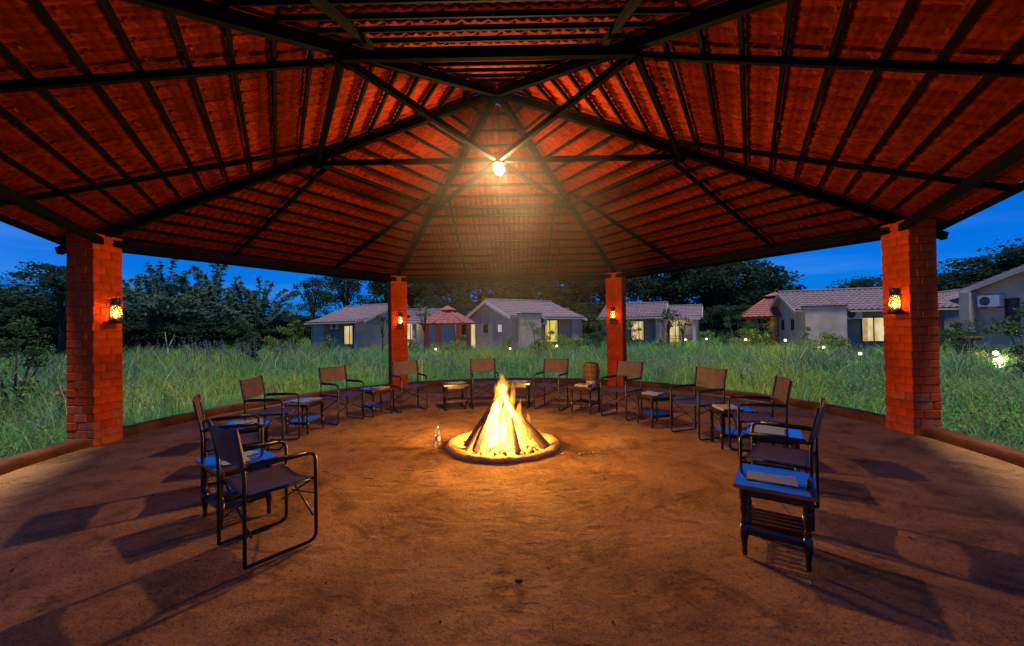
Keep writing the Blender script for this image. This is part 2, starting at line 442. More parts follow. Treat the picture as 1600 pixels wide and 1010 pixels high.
def build_kerb():
    na = 300; prof = [(KR0 + 0.01, -0.05), (KR0, 0.05), (KR0 + 0.004, KH - 0.02), (KR0 + 0.022, KH), (KR1 - 0.03, KH), (KR1, KH - 0.03), (KR1 + 0.02, GZ - 0.05)]
    vs = []; fs = []; P = len(prof)
    for k in range(na):
        a = 2 * PI * k / na
        for (r, z) in prof:
            rr = r + 0.014 * vz(6 * math.cos(a), 6 * math.sin(a), r * 3, 1.7); zz = z + 0.010 * vz(6 * math.cos(a), 6 * math.sin(a), z * 9, 2.3)
            vs.append((rr * math.cos(a), rr * math.sin(a), zz))
    for k in range(na):
        k2 = (k + 1) % na
        for i in range(P - 1): fs.append((k * P + i, k2 * P + i, k2 * P + i + 1, k * P + i + 1))
    me = MB().add(vs, fs).mesh('kerb', M['kerb']); smooth_by_angle(me, 50)
    tag(link('kerb', me), kind='structure')
build_kerb()

# ------------------------------------------------------------------ the pavilion
MS = 0.342 / math.cos(PI / 6)          # slope against the apothem
Z0 = 5.20                              # roof plane at the centre (tile underside)
EAVE = 5.60
pav = empty('pavilion', (0, 0, 0))
tag(pav, 'open six-sided pavilion with red tiled roof on dark steel frame and brick pillars', 'pavilion')
def fp(a, t, ang, dz=0.0):
    """point on the roof face whose outward direction is ang: a outward, t sideways, dz square to the slope"""
    ca, sa = math.cos(ang), math.sin(ang); nrm = math.sqrt(1 + MS * MS)
    aa = a + dz * MS / nrm; z = Z0 - MS * a + dz / nrm
    return Vector((aa * ca - t * sa, aa * sa + t * ca, z))
FACES = [R(30 + 60 * k) for k in range(6)]
T30 = math.tan(PI / 6)
BATTENS = [0.145 + 0.302 * k for k in range(0, 19)]
for ang in FACES:
    up = (fp(1, 0, ang, 1) - fp(1, 0, ang, 0)).normalized()
    for a in BATTENS:
        if a > EAVE - 0.02 or a < 0.3: continue
        w = a * T30 - 0.02
        MB().beam(fp(a, -w, ang, -0.022), fp(a, w, ang, -0.022), 0.034, 0.04, up).build('batten', M['steel'], pav)
    for t in (-1.08, 1.08):
        MB().beam(fp(2.30, t, ang, -0.073), fp(EAVE - 0.03, t, ang, -0.073), 0.045, 0.06, up).build('rafter', M['steel'], pav)
    # wall plate along the pillar heads, eave board
    MB().beam(fp(5.16, -5.16 * T30, ang, -0.215), fp(5.16, 5.16 * T30, ang, -0.215), 0.07, 0.10, (0, 0, 1)).build('wall_plate', M['steel'], pav)
    MB().beam(fp(EAVE, -EAVE * T30, ang, -0.035), fp(EAVE, EAVE * T30, ang, -0.035), 0.05, 0.07, up).build('eave_angle', M['steel'], pav)
def hipp(r, k, dz=0.0):
    a = R(60 * k); return Vector((r * math.cos(a), r * math.sin(a), Z0 - 0.342 * r + dz))
RING = 2.68
for k in range(6):
    MB().beam(hipp(0.10, k, -0.12), hipp(6.54, k, -0.12), 0.075, 0.105).build('hip_rafter', M['steel'], pav)
    p, q_ = hipp(RING, k, -0.20), hipp(RING, k + 1, -0.20)
    MB().beam(p, q_, 0.055, 0.065).build('ring_beam', M['steel'], pav)
    c = Vector((0, 0, p.z)); d = (c - p).normalized()
    MB().beam(p + d * 0.02, c - d * 0.06, 0.055, 0.07).build('tie_beam', M['steel'], pav)
    MB().box(p + Vector((0, 0, 0.02)), (0.16, 0.014, 0.18), Matrix.Rotation(R(60 * k), 3, 'Z')).build('gusset_plate', M['steel'], pav)
MB().lathe([(0.09, 0.02), (0.09, 0.14), (0.06, 0.17)], 18, (0, 0, hipp(RING, 0, -0.28).z)).build('hub', M['steel'], pav)
MB().lathe([(0.07, 0), (0.07, 0.12)], 12, (0, 0, Z0 - 0.24)).build('apex_plate', M['steel'], pav)

# tiles: corrugated interlocking clay tiles laid on the battens
TW, TL, TT = 0.225, 0.43, 0.020
def tile_mesh(seed):
    rnd = random.Random(seed)
    xs = [-0.5, -0.36, -0.22, -0.08, 0.06, 0.20, 0.34, 0.5]
    hs = [0.010, 0.022, 0.004, 0.0, 0.020, 0.003, 0.0, 0.012]
    m = MB(); n = len(xs); vs = []
    for (yy, top) in ((-0.5, 0), (0.5, 0), (-0.5, 1), (0.5, 1)):
        for x, h in zip(xs, hs):
            sc_ = 1.0 if yy < 0 else 0.9
            vs.append((x * TW * 1.03, yy * TL, h * sc_ + top * TT + rnd.uniform(-0.001, 0.001)))
    fs = []
    for i in range(n - 1):
        fs.append((i, n + i, n + i + 1, i + 1)); fs.append((2 * n + i, 2 * n + i + 1, 3 * n + i + 1, 3 * n + i))
        fs.append((i, i + 1, 2 * n + i + 1, 2 * n + i)); fs.append((n + i, 3 * n + i, 3 * n + i + 1, n + i + 1))
    fs.append((0, 2 * n, 3 * n, n)); fs.append((n - 1, 2 * n - 1, 4 * n - 1, 3 * n - 1))
    m.add(vs, fs)
    # nib that hooks over the batten, on the upper end
    m.box((0, TL * 0.5 - 0.030, -0.008), (0.06, 0.018, 0.026))
    return m
TMB = [tile_mesh(s) for s in range(3)]
TME = [t.mesh('tile', M['tile']) for t in TMB]
camloc = Vector((CAM['x'], CAM['y'], CAM['z']))
camfwd = ray(800, 505).normalized()
tiles = []
nrm = math.sqrt(1 + MS * MS)
gauge = 0.302 * nrm
for fi, ang in enumerate(FACES):
    ca, sa = math.cos(ang), math.sin(ang)
    ex = Vector((-sa, ca, 0)); ey = Vector((-ca, -sa, MS)) / nrm; ez = ex.cross(ey)
    if ez.z < 0: ex = -ex; ez = ex.cross(ey)
    tilt = Matrix.Rotation(R(3.8), 3, 'X')          # each tile's tail rides on the course below
    for ci, a in enumerate(BATTENS):
        if a > EAVE + 0.25 or a < 0.3: continue
        # tile whose head hooks on batten a: it reaches outward from there
        ac = a + (TL / 2 - 0.085) / nrm
        if ac > 5.55: continue
        w = (a + 0.30) * T30
        n = int(math.ceil(2 * w / TW)) + 1
        off = (ci % 2) * TW * 0.5
        for j in range(-n // 2, n // 2 + 1):
            t = j * TW + off
            if abs(t) > w + TW * 0.3: continue
            c = fp(ac, t if True else 0, ang, 0.028) 
            c += ex * RNG.normal(0, 0.003) + ey * RNG.normal(0, 0.006) + ez * RNG.normal(0, 0.0015)
            B = Matrix((ex, ey, ez)).transposed() @ tilt @ Matrix.Rotation(RNG.normal(0, 0.008), 3, 'Z')
            d = c - camloc; D = d.dot(camfwd)
            score = 0
            if D > 0.6:
                u = abs(d.x / D); v = (c.z - CAM['z']) / D
                if u < 1.27 and v < 0.80: score = abs(d.normalized().dot(ez)) / (d.length ** 2)
            tiles.append((score, c, B))
order = sorted(range(len(tiles)), key=lambda i: -tiles[i][0])
single = set(order[:300])
rest = MB()
for i, (s_, c, B) in enumerate(tiles):
    k = i % 3
    if i in single:
        o = link('tile', TME[k], pav); o.matrix_local = Matrix.Translation(c) @ B.to_4x4()
    else:
        rest.add([B @ Vector(v) + c for v in TMB[k].v], TMB[k].f)
tag(rest.build('tile_courses', M['tile'], pav), kind='stuff')
for k in range(6):
    MB().tube([hipp(0.05, k, 0.07), hipp(6.55, k, 0.07)], 0.09, 10).build('hip_cap', M['tile'], pav)

# pillars
PW_T, PW_R, PIN, PTOP = 0.44, 0.40, 5.79, 3.06
CH = 0.1135
_bm = {}
def brick_mesh(lx, ly, lz):
    key = (round(lx, 3), round(ly, 3), round(lz, 3))
    if key in _bm: return _bm[key]
    c = 0.007; m = MB(); vs = []
    X, Y, Z = lx / 2, ly / 2, lz / 2
    for sz in (-1, 1):
        for sy in (-1, 1):
            for sx in (-1, 1):
                vs += [(sx * X, sy * (Y - c), sz * (Z - c)), (sx * (X - c), sy * Y, sz * (Z - c)), (sx * (X - c), sy * (Y - c), sz * Z)]
    import bmesh
    bm = bmesh.new()
    for v in vs: bm.verts.new(v)
    bmesh.ops.convex_hull(bm, input=bm.verts)
    me = bpy.data.meshes.new('brick'); bm.to_mesh(me); bm.free(); me.materials.append(M['brick'])
    _bm[key] = me; return me
def build_pillar(k):
    ang = R(60 * k); rc = PIN + PW_R / 2
    singles = k in (0, 3)
    core = MB().box((0, 0, PTOP / 2 - 0.05), (PW_R - 0.018, PW_T - 0.018, PTOP + 0.1))
    p = core.build('pillar', M['mortar'], pav)
    p.location = (rc * math.cos(ang), rc * math.sin(ang), 0); p.rotation_euler = (0, 0, ang)
    if k == 3: tag(p, 'brick pillar with lantern, meadow and bamboo behind')
    rnd = random.Random(40 + k)
    joined = MB(); d = 0.105; n = int(PTOP / CH)
    ch = PTOP / n; g = 0.007
    for c in range(n):
        z = (c + 0.5) * ch
        lst = []
        if c % 2 == 0:
            for sy in (-1, 1):
                s1 = 0.24 if (c // 2 + (sy > 0)) % 2 == 0 else 0.16
                for (x0, x1) in ((-PW_R / 2, -PW_R / 2 + s1), (-PW_R / 2 + s1, PW_R / 2)):
                    lst.append(((x0 + x1) / 2, sy * (PW_T / 2 - d / 2), x1 - x0 - g, d))
            for sx in (-1, 1): lst.append((sx * (PW_R / 2 - d / 2), 0, d, PW_T - 2 * d - g))
        else:
            for sx in (-1, 1):
                s1 = 0.26 if (c // 2 + (sx > 0)) % 2 == 0 else 0.18
                for (y0, y1) in ((-PW_T / 2, -PW_T / 2 + s1), (-PW_T / 2 + s1, PW_T / 2)):
                    lst.append((sx * (PW_R / 2 - d / 2), (y0 + y1) / 2, d, y1 - y0 - g))
            for sy in (-1, 1): lst.append((0, sy * (PW_T / 2 - d / 2), PW_R - 2 * d - g, d))
        for (x, y, lx, ly) in lst:
            me = brick_mesh(lx, ly, ch - g)
            loc = Vector((x + rnd.uniform(-.004, .004), y + rnd.uniform(-.004, .004), z)); rz = rnd.uniform(-.018, .018)
            if singles:
                o = link('brick', me, p, loc, (rnd.uniform(-.01, .01), rnd.uniform(-.01, .01), rz))
                if c < 2 or (c < 5 and rnd.random() < 0.35):
                    o.material_slots[0].link = 'OBJECT'; o.material_slots[0].material = M['brick_worn']
            else:
                mt = Matrix.Rotation(rz, 3, 'Z')
                joined.add([mt @ v.co + loc for v in me.vertices], [tuple(f.vertices) for f in me.polygons])
    if not singles: tag(joined.build('brickwork', M['brick'], p), kind='stuff')
for k in range(6): build_pillar(k)

# ------------------------------------------------------------------ hurricane lanterns on the pillars
def make_lantern():
    r = empty('hurricane_lantern')
    MB().box((0.0, 0, -0.012), (0.19, 0.20, 0.022)).build('shelf', M['lantern'], r)
    MB().lathe([(0.075, 0), (0.085, 0.008), (0.085, 0.04), (0.072, 0.055), (0.03, 0.062), (0.03, 0.075)], 20).build('fuel_tank', M['lantern'], r, True)
    MB().lathe([(0.042, 0.072), (0.060, 0.10), (0.068, 0.14), (0.062, 0.19), (0.048, 0.235), (0.040, 0.25)], 20, cap=False).build('glass_globe', M['globe'], r, True)
    MB().lathe([(0.044, 0.25), (0.052, 0.262), (0.052, 0.29), (0.060, 0.296), (0.060, 0.335), (0.045, 0.352), (0.02, 0.36)], 20).build('chimney_cap', M['lantern'], r, True)
    for s in (-1, 1):
        MB().tube([(0, s * 0.078, 0.045), (0, s * 0.098, 0.08), (0, s * 0.098, 0.20), (0, s * 0.082, 0.27), (0, s * 0.055, 0.315)], 0.0065, 8).build('air_tube', M['lantern'], r, True)
    MB().tube([(0.0, 0.098 * math.cos(a), 0.20 + 0.0 + 0.225 * math.sin(a)) for a in np.linspace(0.05, PI - 0.05, 16)], 0.0028, 6).build('bail_handle', M['lantern'], r, True)
    g = MB()
    for a in (0.6, 2.2, 3.8, 5.4): g.tube([(0.05 * math.cos(a), 0.05 * math.sin(a), 0.075), (0.073 * math.cos(a), 0.073 * math.sin(a), 0.14), (0.05 * math.cos(a), 0.05 * math.sin(a), 0.25)], 0.002, 5)
    g.build('wire_guard', M['lantern'], r)
    MB().lathe([(0.004, 0.082), (0.016, 0.10), (0.018, 0.115), (0.011, 0.14), (0.002, 0.168)], 12).build('flame', M['flame_small'], r, True)
    return r
lan0 = make_lantern()
LANL = {3: 'lit hurricane lantern on the brick pillar in front of the bamboo', 2: 'lit hurricane lantern on the slim-looking pillar before the cottage and small gazebo',
        1: 'lit hurricane lantern on the pillar behind the chair next to the woven basket', 0: 'lit hurricane lantern on the brick pillar by the cottage with the wide lit window'}
for n, (k, zb, t) in enumerate(((3, 1.775, 0.0), (2, 1.70, 0.0), (1, 1.76, 0.0), (0, 1.73, -0.10))):
    o = lan0 if n == 0 else copy_tree(lan0)
    ang = R(60 * k); rr = PIN - 0.105
    o.location = (rr * math.cos(ang) - t * math.sin(ang), rr * math.sin(ang) + t * math.cos(ang), zb); o.rotation_euler = (0, 0, ang)
    tag(o, LANL[k], 'lantern', 'hurricane lanterns on the pillars')
    lp = o.matrix_basis @ Vector((-0.0, 0, 0.15))
    point_light('lantern_light', lp, 5.5, (1.0, 0.50, 0.14), 0.02)

# ------------------------------------------------------------------ hanging lamp
LZ = 3.93
lamp = empty('pendant_lamp', (0.02, -0.05, LZ)); tag(lamp, 'glowing bare bulb pendant hanging from the roof apex above the fire', 'lamp')
MB().tube([(0, 0, 0.16), (0.004, 0.0, 0.6), (0, 0, 1.02)], 0.006, 6).build('cord', M['steel'], lamp)
MB().lathe([(0.018, 0.07), (0.024, 0.075), (0.024, 0.13), (0.012, 0.165)], 14).build('socket', M['steel'], lamp, True)
MB().lathe([(0.003, -0.078), (0.035, -0.068), (0.062, -0.03), (0.066, 0.0), (0.052, 0.036), (0.026, 0.062), (0.018, 0.075)], 18).build('bulb', M['bulb'], lamp, True)

# ------------------------------------------------------------------ director chairs
def rounded(pts, r, n=4):
    """round the corners of a polyline"""
    pts = [Vector(p) for p in pts]; out = [pts[0]]
    for i in range(1, len(pts) - 1):
        a, b, c = pts[i - 1], pts[i], pts[i + 1]
        d1 = (a - b); d2 = (c - b); rr = min(r, d1.length * 0.45, d2.length * 0.45)
        p0 = b + d1.normalized() * rr; p1 = b + d2.normalized() * rr
        for k in range(n + 1):
            t = k / n; out.append(p0 * (1 - t) ** 2 + b * 2 * t * (1 - t) + p1 * t * t)
    out.append(pts[-1]); return out
CW, CX0, CX1, CARM, CSEAT, CTOP = 0.255, -0.235, 0.245, 0.675, 0.485, 0.95
def make_chair(seed):
    rnd = random.Random(500 + seed); sag = rnd.uniform(0.014, 0.034); bw = rnd.uniform(0.012, 0.032); p1, p2, p3 = rnd.uniform(0, 6), rnd.uniform(0, 6), rnd.uniform(-0.012, 0.012)
    r = empty('director_chair')
    for s in (-1, 1):
        y = s * CW; m = MB()
        m.tube(rounded([(CX0 - 0.055, y, CTOP), (CX0, y, CARM), (CX0, y, 0.012)], 0.12), 0.0135, 8)
        m.tube(rounded([(CX0, y, CARM - 0.004), (CX1, y, CARM), (CX1, y, 0.013), (CX0, y, 0.013)], 0.065, 5), 0.0135, 8)
        m.build('side_frame', M['tube'], r, True)
        MB().tube([(CX0 + 0.01, y * 0.97, CSEAT - 0.01), (CX1 - 0.005, y * 0.97, CSEAT - 0.01)], 0.010, 8).build('seat_rail', M['tube'], r, True)
        MB().tube([(CX0 + 0.03, y * 1.0, CARM + 0.012), (CX1 - 0.07, y * 1.0, CARM + 0.012)], 0.0125, 8).build('arm_pad', M['tube'], r, True)
    for x in (CX0 + 0.03, CX1 - 0.03):
        for s in (-1, 1):
            MB().tube([(x + 0.008 * s, -s * CW, 0.20), (x + 0.008 * s, s * CW * 0.96, CSEAT - 0.02)], 0.0075, 6).build('cross_brace', M['tube'], r, True)
    for s in (-1, 1):
        MB().tube([(CX1, s * CW, 0.36), (CX1 - 0.13, s * CW * 0.55, CSEAT - 0.085)], 0.005, 6).build('stay', M['tube'], r, True)
    # seat: canvas sling
    n, k = 9, 13; vs = []; fs = []
    for lay in (0, 1):
        for i in range(n):
            for j in range(k):
                x = CX0 + 0.03 + (CX1 - CX0 - 0.05) * i / (n - 1); v = -1 + 2 * j / (k - 1); y = v * (CW - 0.004)
                z = CSEAT + 0.006 - sag * (1 - v * v) + (0.004 * math.sin(7 * x + 5 * v + p1) + 0.0025 * math.sin(31 * x - 9 * v + p2)) * (1 - v * v) - lay * 0.004
                vs.append((x, y, z))
    N = n * k
    for i in range(n - 1):
        for j in range(k - 1):
            a = i * k + j; fs.append((a, a + k, a + k + 1, a + 1)); fs.append((N + a, N + a + 1, N + a + k + 1, N + a + k))
    for i in range(n - 1):
        for j in (0, k - 1): a = i * k + j; fs.append((a, a + k, N + a + k, N + a))
    for j in range(k - 1):
        for i in (0, n - 1): a = i * k + j; fs.append((a, a + 1, N + a + 1, N + a))
    MB().add(vs, fs).build('seat', M['canvas'], r, True)
    # back: canvas band sleeved on the posts, seam in the middle
    vs = []; fs = []; n, k = 9, 21
    for lay in (0, 1):
        for i in range(n):
            for j in range(k):
                f = i / (n - 1); z = CARM + 0.012 + (CTOP + 0.008 - CARM - 0.012) * f; v = -1 + 2 * j / (k - 1)
                xp = CX0 - 0.055 * (z - CARM) / (CTOP - CARM)
                x = xp - bw * (1 - v * v) + 0.004 * math.sin(9 * z + 4 * v + p1) + 0.003 * math.sin(40 * z + 7 * v + p2) * (1 - v * v) + (0.006 if j == k // 2 else 0) + (0.013 if lay else -0.013) * (1 if abs(v) > 0.92 else 0.22)
                vs.append((x, v * (CW + 0.013), z - (0.012 + p3) * (1 - v * v) * f + 0.004 * math.sin(6 * v + p2) * (1 - abs(v))))
    N = n * k
    for i in range(n - 1):
        for j in range(k - 1):
            a = i * k + j; fs.append((a, a + 1, a + k + 1, a + k)); fs.append((N + a, N + a + k, N + a + k + 1, N + a + 1))
    for i in range(n - 1):
        for j in (0, k - 1): a = i * k + j; fs.append((a, a + k, N + a + k, N + a))
    for j in range(k - 1):
        for i in (0, n - 1): a = i * k + j; fs.append((a, a + 1, N + a + 1, N + a))
    MB().add(vs, fs).build('backrest', M['canvas'], r, True)
    return r
CH_POS = [(-1.685, -2.92, 52), (-2.70, -1.83, 35), (-3.20, -0.28, 5), (-2.85, 1.21, -32), (-1.89, 2.11, -56), (-0.43, 2.38, -80),
          (0.91, 2.06, -118), (2.07, 1.23, -138), (2.835, -0.05, -157), (3.07, -1.11, 163), (2.44, -2.51, 140)]
CH_LAB = ['director chair with bluish-looking canvas back, beside the table with two pale magazines',
          'brown canvas director chair between two tables, behind the bluish-backed end chair',
          'brown canvas director chair with a seam down its back, in front of the kerb by the left lantern pillar',
          'brown canvas director chair between the spread-newspaper table and the gazebo pillar',
          'brown canvas director chair right in front of the pillar by the small gazebo',
          'brown canvas director chair directly behind the bonfire flames',
          'brown canvas director chair next to the table that carries the woven basket',
          'brown canvas director chair before a pillar, between basket table and newspaper table',
          'brown canvas director chair between the newspaper table and the table with cream papers',
          'brown canvas director chair behind the table with two colourful magazines',
          'brown canvas director chair behind the end table with the unfolded map']
CH_LAB[2] = 'brown canvas director chair turned side-on, second after the bluish-backed end chair'
for i, (x, y, a) in enumerate(CH_POS):
    o = make_chair(i)
    o.location = (x, y, 0.006); o.rotation_euler = (0, 0, R(a + 0))
    tag(o, CH_LAB[i], 'chair', 'director chairs around the fire')

# ------------------------------------------------------------------ side tables
TBX, TBY, TBZ = 0.47, 0.50, 0.50
def make_table():
    r = empty('side_table')
    m = MB(); n = 0
    m.box((0, 0, TBZ - 0.0125), (TBX, TBY, 0.025)); m.box((0, 0, TBZ - 0.029), (TBX - 0.03, TBY - 0.03, 0.008))
    m.build('table_top', M['wood_top'], r)
    lx, ly = TBX / 2 - 0.055, TBY / 2 - 0.06
    prof = [(0.014, 0.0), (0.019, 0.02), (0.015, 0.05), (0.021, 0.10), (0.027, 0.135), (0.027, 0.205), (0.018, 0.215), (0.024, 0.232), (0.018, 0.25),
            (0.016, 0.27), (0.024, 0.31), (0.020, 0.35), (0.026, 0.365), (0.018, 0.375), (0.026, 0.388), (0.027, 0.39), (0.027, TBZ - 0.033)]
    for sx in (-1, 1):
        for sy in (-1, 1):
            lm = MB().lathe(prof, 12, (sx * lx, sy * ly, 0)).mesh('leg', M['wood']); smooth_by_angle(lm, 50)
            link('leg', lm, r)
    for s in (-1, 1):
        MB().box((s * (lx + 0.002), 0, TBZ - 0.062), (0.016, 2 * ly - 0.05, 0.055)).build('apron', M['wood'], r)
        MB().box((0, s * (ly + 0.002), TBZ - 0.062), (2 * lx - 0.05, 0.016, 0.055)).build('apron', M['wood'], r)
        MB().box((s * lx, 0, 0.165), (0.022, 2 * ly - 0.05, 0.035)).build('shelf_rail', M['wood'], r)
        MB().box((0, s * ly, 0.165), (2 * lx - 0.05, 0.022, 0.035)).build('shelf_rail', M['wood'], r)
    ns = 6
    for i in range(ns):
        x = -ly + 0.03 + (2 * ly - 0.06) * i / (ns - 1)
        MB().box((0, x, 0.188), (2 * lx - 0.01, 0.040, 0.012)).build('slat', M['wood_top'], r)
    return r
TB_POS = [(-2.245, -2.43, 53), (-3.02, -1.12, 20), (-3.16, 0.52, -9), (-2.42, 1.75, -40), (-1.02, 2.25, -72), (0.27, 2.32, -97),
          (1.52, 1.72, -128), (2.45, 0.64, -163), (3.05, -0.57, 172), (2.86, -1.76, 150), (2.03, -3.09, 146)]
TB_LAB = ['dark wooden side table with two pale magazines, beside the bluish-backed end chair',
          'dark wooden side table with a loose newspaper, behind the one with two pale magazines',
          'dark wooden side table with a spread newspaper, one chair away from the gazebo pillar',
          'dark wooden side table with a cream book, at the gazebo pillar foot',
          'dark wooden side table with blue-white papers, lit orange by the bonfire',
          'dark wooden side table half hidden behind the bonfire flames',
          'dark wooden side table carrying the woven basket and a thick book',
          'dark wooden side table with one white newspaper, two places from the woven basket',
          'dark wooden side table with cream papers, framed by two director chairs',
          'dark wooden side table with two colourful magazines',
          'dark wooden side table with an unfolded map, at the very end of the row']
tab0 = make_table()
for i, (x, y, a) in enumerate(TB_POS):
    o = tab0 if i == 0 else copy_tree(tab0)
    o.location = (x, y, 0.004); o.rotation_euler = (0, 0, R(a))
    tag(o, TB_LAB[i], 'table', 'side tables between the chairs')
TB_M = [Matrix.Translation((x, y, TBZ + 0.004)) @ Matrix.Rotation(R(a), 4, 'Z') for x, y, a in TB_POS]

# ---- papers, magazines, books on the tables
def print_mat(name, cols, sx, sy, paper):
    m, nt, out = nodes(name); N, L = nt.nodes, nt.links
    b = N.new('ShaderNodeBsdfPrincipled'); b.inputs['Roughness'].default_value = 0.45
    t = N.new('ShaderNodeTexCoord')
    br = N.new('ShaderNodeTexBrick'); br.inputs['Scale'].default_value = 1.0
    br.inputs['Brick Width'].default_value = sx; br.inputs['Row Height'].default_value = sy; br.inputs['Mortar Size'].default_value = sy * 0.10; br.offset = 0.4
    br.inputs['Color1'].default_value = (*cols[0], 1); br.inputs['Color2'].default_value = (*cols[1], 1); br.inputs['Mortar'].default_value = (*paper, 1)
    L.new(t.outputs['Object'], br.inputs[0])
    pm_ = N.new('ShaderNodeMapping'); pm_.inputs['Scale'].default_value = (9, 85, 9); L.new(t.outputs['Object'], pm_.inputs[0])
    n = N.new('ShaderNodeTexNoise'); n.inputs['Scale'].default_value = 1.6; n.inputs['Detail'].default_value = 3; L.new(pm_.outputs[0], n.inputs[0])
    r = N.new('ShaderNodeValToRGB'); r.color_ramp.elements[0].position = 0.42; r.color_ramp.elements[1].position = 0.56
    L.new(n.outputs[0], r.inputs[0])
    mx = N.new('ShaderNodeMix'); mx.data_type = 'RGBA'; L.new(r.outputs[0], mx.inputs[0])
    L.new(br.outputs[0], mx.inputs[6]); mx.inputs[7].default_value = (*paper, 1)
    L.new(mx.outputs[2], b.inputs['Base Color']); L.new(b.outputs[0], out.inputs[0]); return m
M['paper'] = mat('page_block', (0.38, 0.34, 0.27), 0.8, 0.08, 30, 0.1, 200)
PM = {'pale': print_mat('pale_cover', ((0.45, 0.50, 0.38), (0.30, 0.36, 0.40)), 0.07, 0.03, (0.60, 0.58, 0.40)),
      'news': print_mat('newsprint', ((0.28, 0.28, 0.30), (0.40, 0.39, 0.40)), 0.05, 0.012, (0.46, 0.45, 0.46)),
      'blue': print_mat('blue_cover', ((0.10, 0.28, 0.55), (0.16, 0.42, 0.45)), 0.06, 0.02, (0.55, 0.60, 0.62)),
      'colour': print_mat('colour_cover', ((0.12, 0.35, 0.40), (0.42, 0.22, 0.20)), 0.05, 0.018, (0.45, 0.60, 0.55)),
      'map': print_mat('map_sheet', ((0.32, 0.36, 0.34), (0.10, 0.13, 0.20)), 0.10, 0.035, (0.36, 0.37, 0.36)),
      'cream': print_mat('cream_cover', ((0.58, 0.46, 0.26), (0.50, 0.40, 0.26)), 0.08, 0.03, (0.46, 0.36, 0.20)),
      'book': print_mat('book_cover', ((0.20, 0.14, 0.14), (0.32, 0.20, 0.18)), 0.09, 0.04, (0.42, 0.34, 0.30))}
def paper_thing(name, ti, x, y, rz, w, h, th, pm, label, cat, zoff=0.0):
    r = empty(name); r.matrix_world = TB_M[ti] @ Matrix.Translation((x, y, zoff + 0.001)) @ Matrix.Rotation(R(rz), 4, 'Z')
    tag(r, label, cat)
    n = 7; vs = []; fs = []
    lift = 0.004 if th < 0.012 else 0.001
    ft = 0.0012 if th < 0.004 else 0.0015
    rnd = random.Random(ti * 10 + int(x * 100))
    ph = rnd.uniform(0, 6)
    for lay in (0, 1):
        for i in range(n):
            for j in range(n):
                u, v = -1 + 2 * i / (n - 1), -1 + 2 * j / (n - 1)
                z = th + lift * (0.5 + 0.5 * math.sin(2.2 * u + 1.7 * v + ph)) + lift * 1.5 * max(0, u * v) ** 2 - (0 if lay else ft)
                vs.append((u * w / 2, v * h / 2, z))
    N = n * n
    for i in range(n - 1):
        for j in range(n - 1):
            a = i * n + j; fs.append((a, a + 1, a + n + 1, a + n)); fs.append((N + a, N + a + n, N + a + n + 1, N + a + 1))
    for i in range(n - 1):
        for j in (0, n - 1): a = i * n + j; fs.append((a, a + n, N + a + n, N + a))
    for j in range(n - 1):
        for i in (0, n - 1): a = i * n + j; fs.append((a, a + 1, N + a + 1, N + a))
    MB().add(vs, fs).build('cover', PM[pm], r, False)
    MB().box((0.001, 0, (th - 0.0016) / 2), (w - 0.006, h - 0.006, max(0.001, th - 0.0016))).build('pages', M['paper'], r)
paper_thing('magazine', 0, 0.04, 0.09, 8, 0.21, 0.28, 0.006, 'pale', 'larger of the two pale magazines beside the bluish-backed chair', 'magazine')
paper_thing('magazine', 0, -0.06, -0.13, -6, 0.20, 0.15, 0.006, 'pale', 'smaller of the two pale magazines beside the bluish-backed chair', 'magazine')
paper_thing('newspaper', 1, 0.02, 0.02, 14, 0.28, 0.36, 0.004, 'news', 'loose grey newspaper on the table behind the two pale magazines', 'newspaper')
paper_thing('newspaper', 2, 0.03, -0.02, -10, 0.27, 0.40, 0.004, 'news', 'spread newspaper on the table one chair away from the gazebo pillar', 'newspaper')
paper_thing('magazine', 3, 0.05, 0.05, 20, 0.20, 0.28, 0.012, 'cream', 'cream book lying on the table at the foot of the gazebo pillar', 'book')
paper_thing('magazine', 4, -0.02, 0.06, 12, 0.24, 0.32, 0.006, 'blue', 'blue and white brochure on the table lit orange by the bonfire', 'brochure')
paper_thing('magazine', 5, 0.0, 0.05, -8, 0.24, 0.30, 0.008, 'blue', 'folded paper on the table half hidden by the bonfire', 'paper')
paper_thing('book', 6, 0.11, 0.02, 4, 0.20, 0.27, 0.028, 'book', 'thick dark book lying in front of the woven basket', 'book')
paper_thing('newspaper', 7, 0.02, 0.0, 24, 0.22, 0.30, 0.010, 'news', 'white newspaper on the table two places from the woven basket', 'newspaper')
paper_thing('paper_stack', 8, 0.05, 0.03, 6, 0.26, 0.34, 0.014, 'cream', 'stack of cream papers on the table framed by two chairs', 'papers')
paper_thing('magazine', 9, 0.06, 0.12, -3, 0.30, 0.22, 0.010, 'colour', 'colourful glossy magazine lying further from the map table, next to its twin', 'magazine')
paper_thing('magazine', 9, 0.04, -0.12, 5, 0.30, 0.22, 0.010, 'colour', 'colourful glossy magazine lying closer to the map table, next to its twin', 'magazine')
paper_thing('map_sheet', 10, 0.02, 0.02, 3, 0.30, 0.19, 0.002, 'map', 'unfolded grey map lying on the end table', 'map')
ph = empty('eyeglass_case'); ph.matrix_world = TB_M[10] @ Matrix.Translation((-0.20, 0.02, 0.0)) @ Matrix.Rotation(R(80), 4, 'Z')
tag(ph, 'small dark case beside the map on the end table', 'case')
MB().tube([(-0.06, 0, 0.018), (-0.045, 0, 0.019), (0.045, 0, 0.019), (0.06, 0, 0.018)], [0.006, 0.018, 0.018, 0.006], 10).build('case_shell', M['wood'], ph, True)
MB().tube([(-0.046, 0.0185, 0.019), (0.046, 0.0185, 0.019)], 0.0016, 5).build('hinge', M['lantern'], ph)

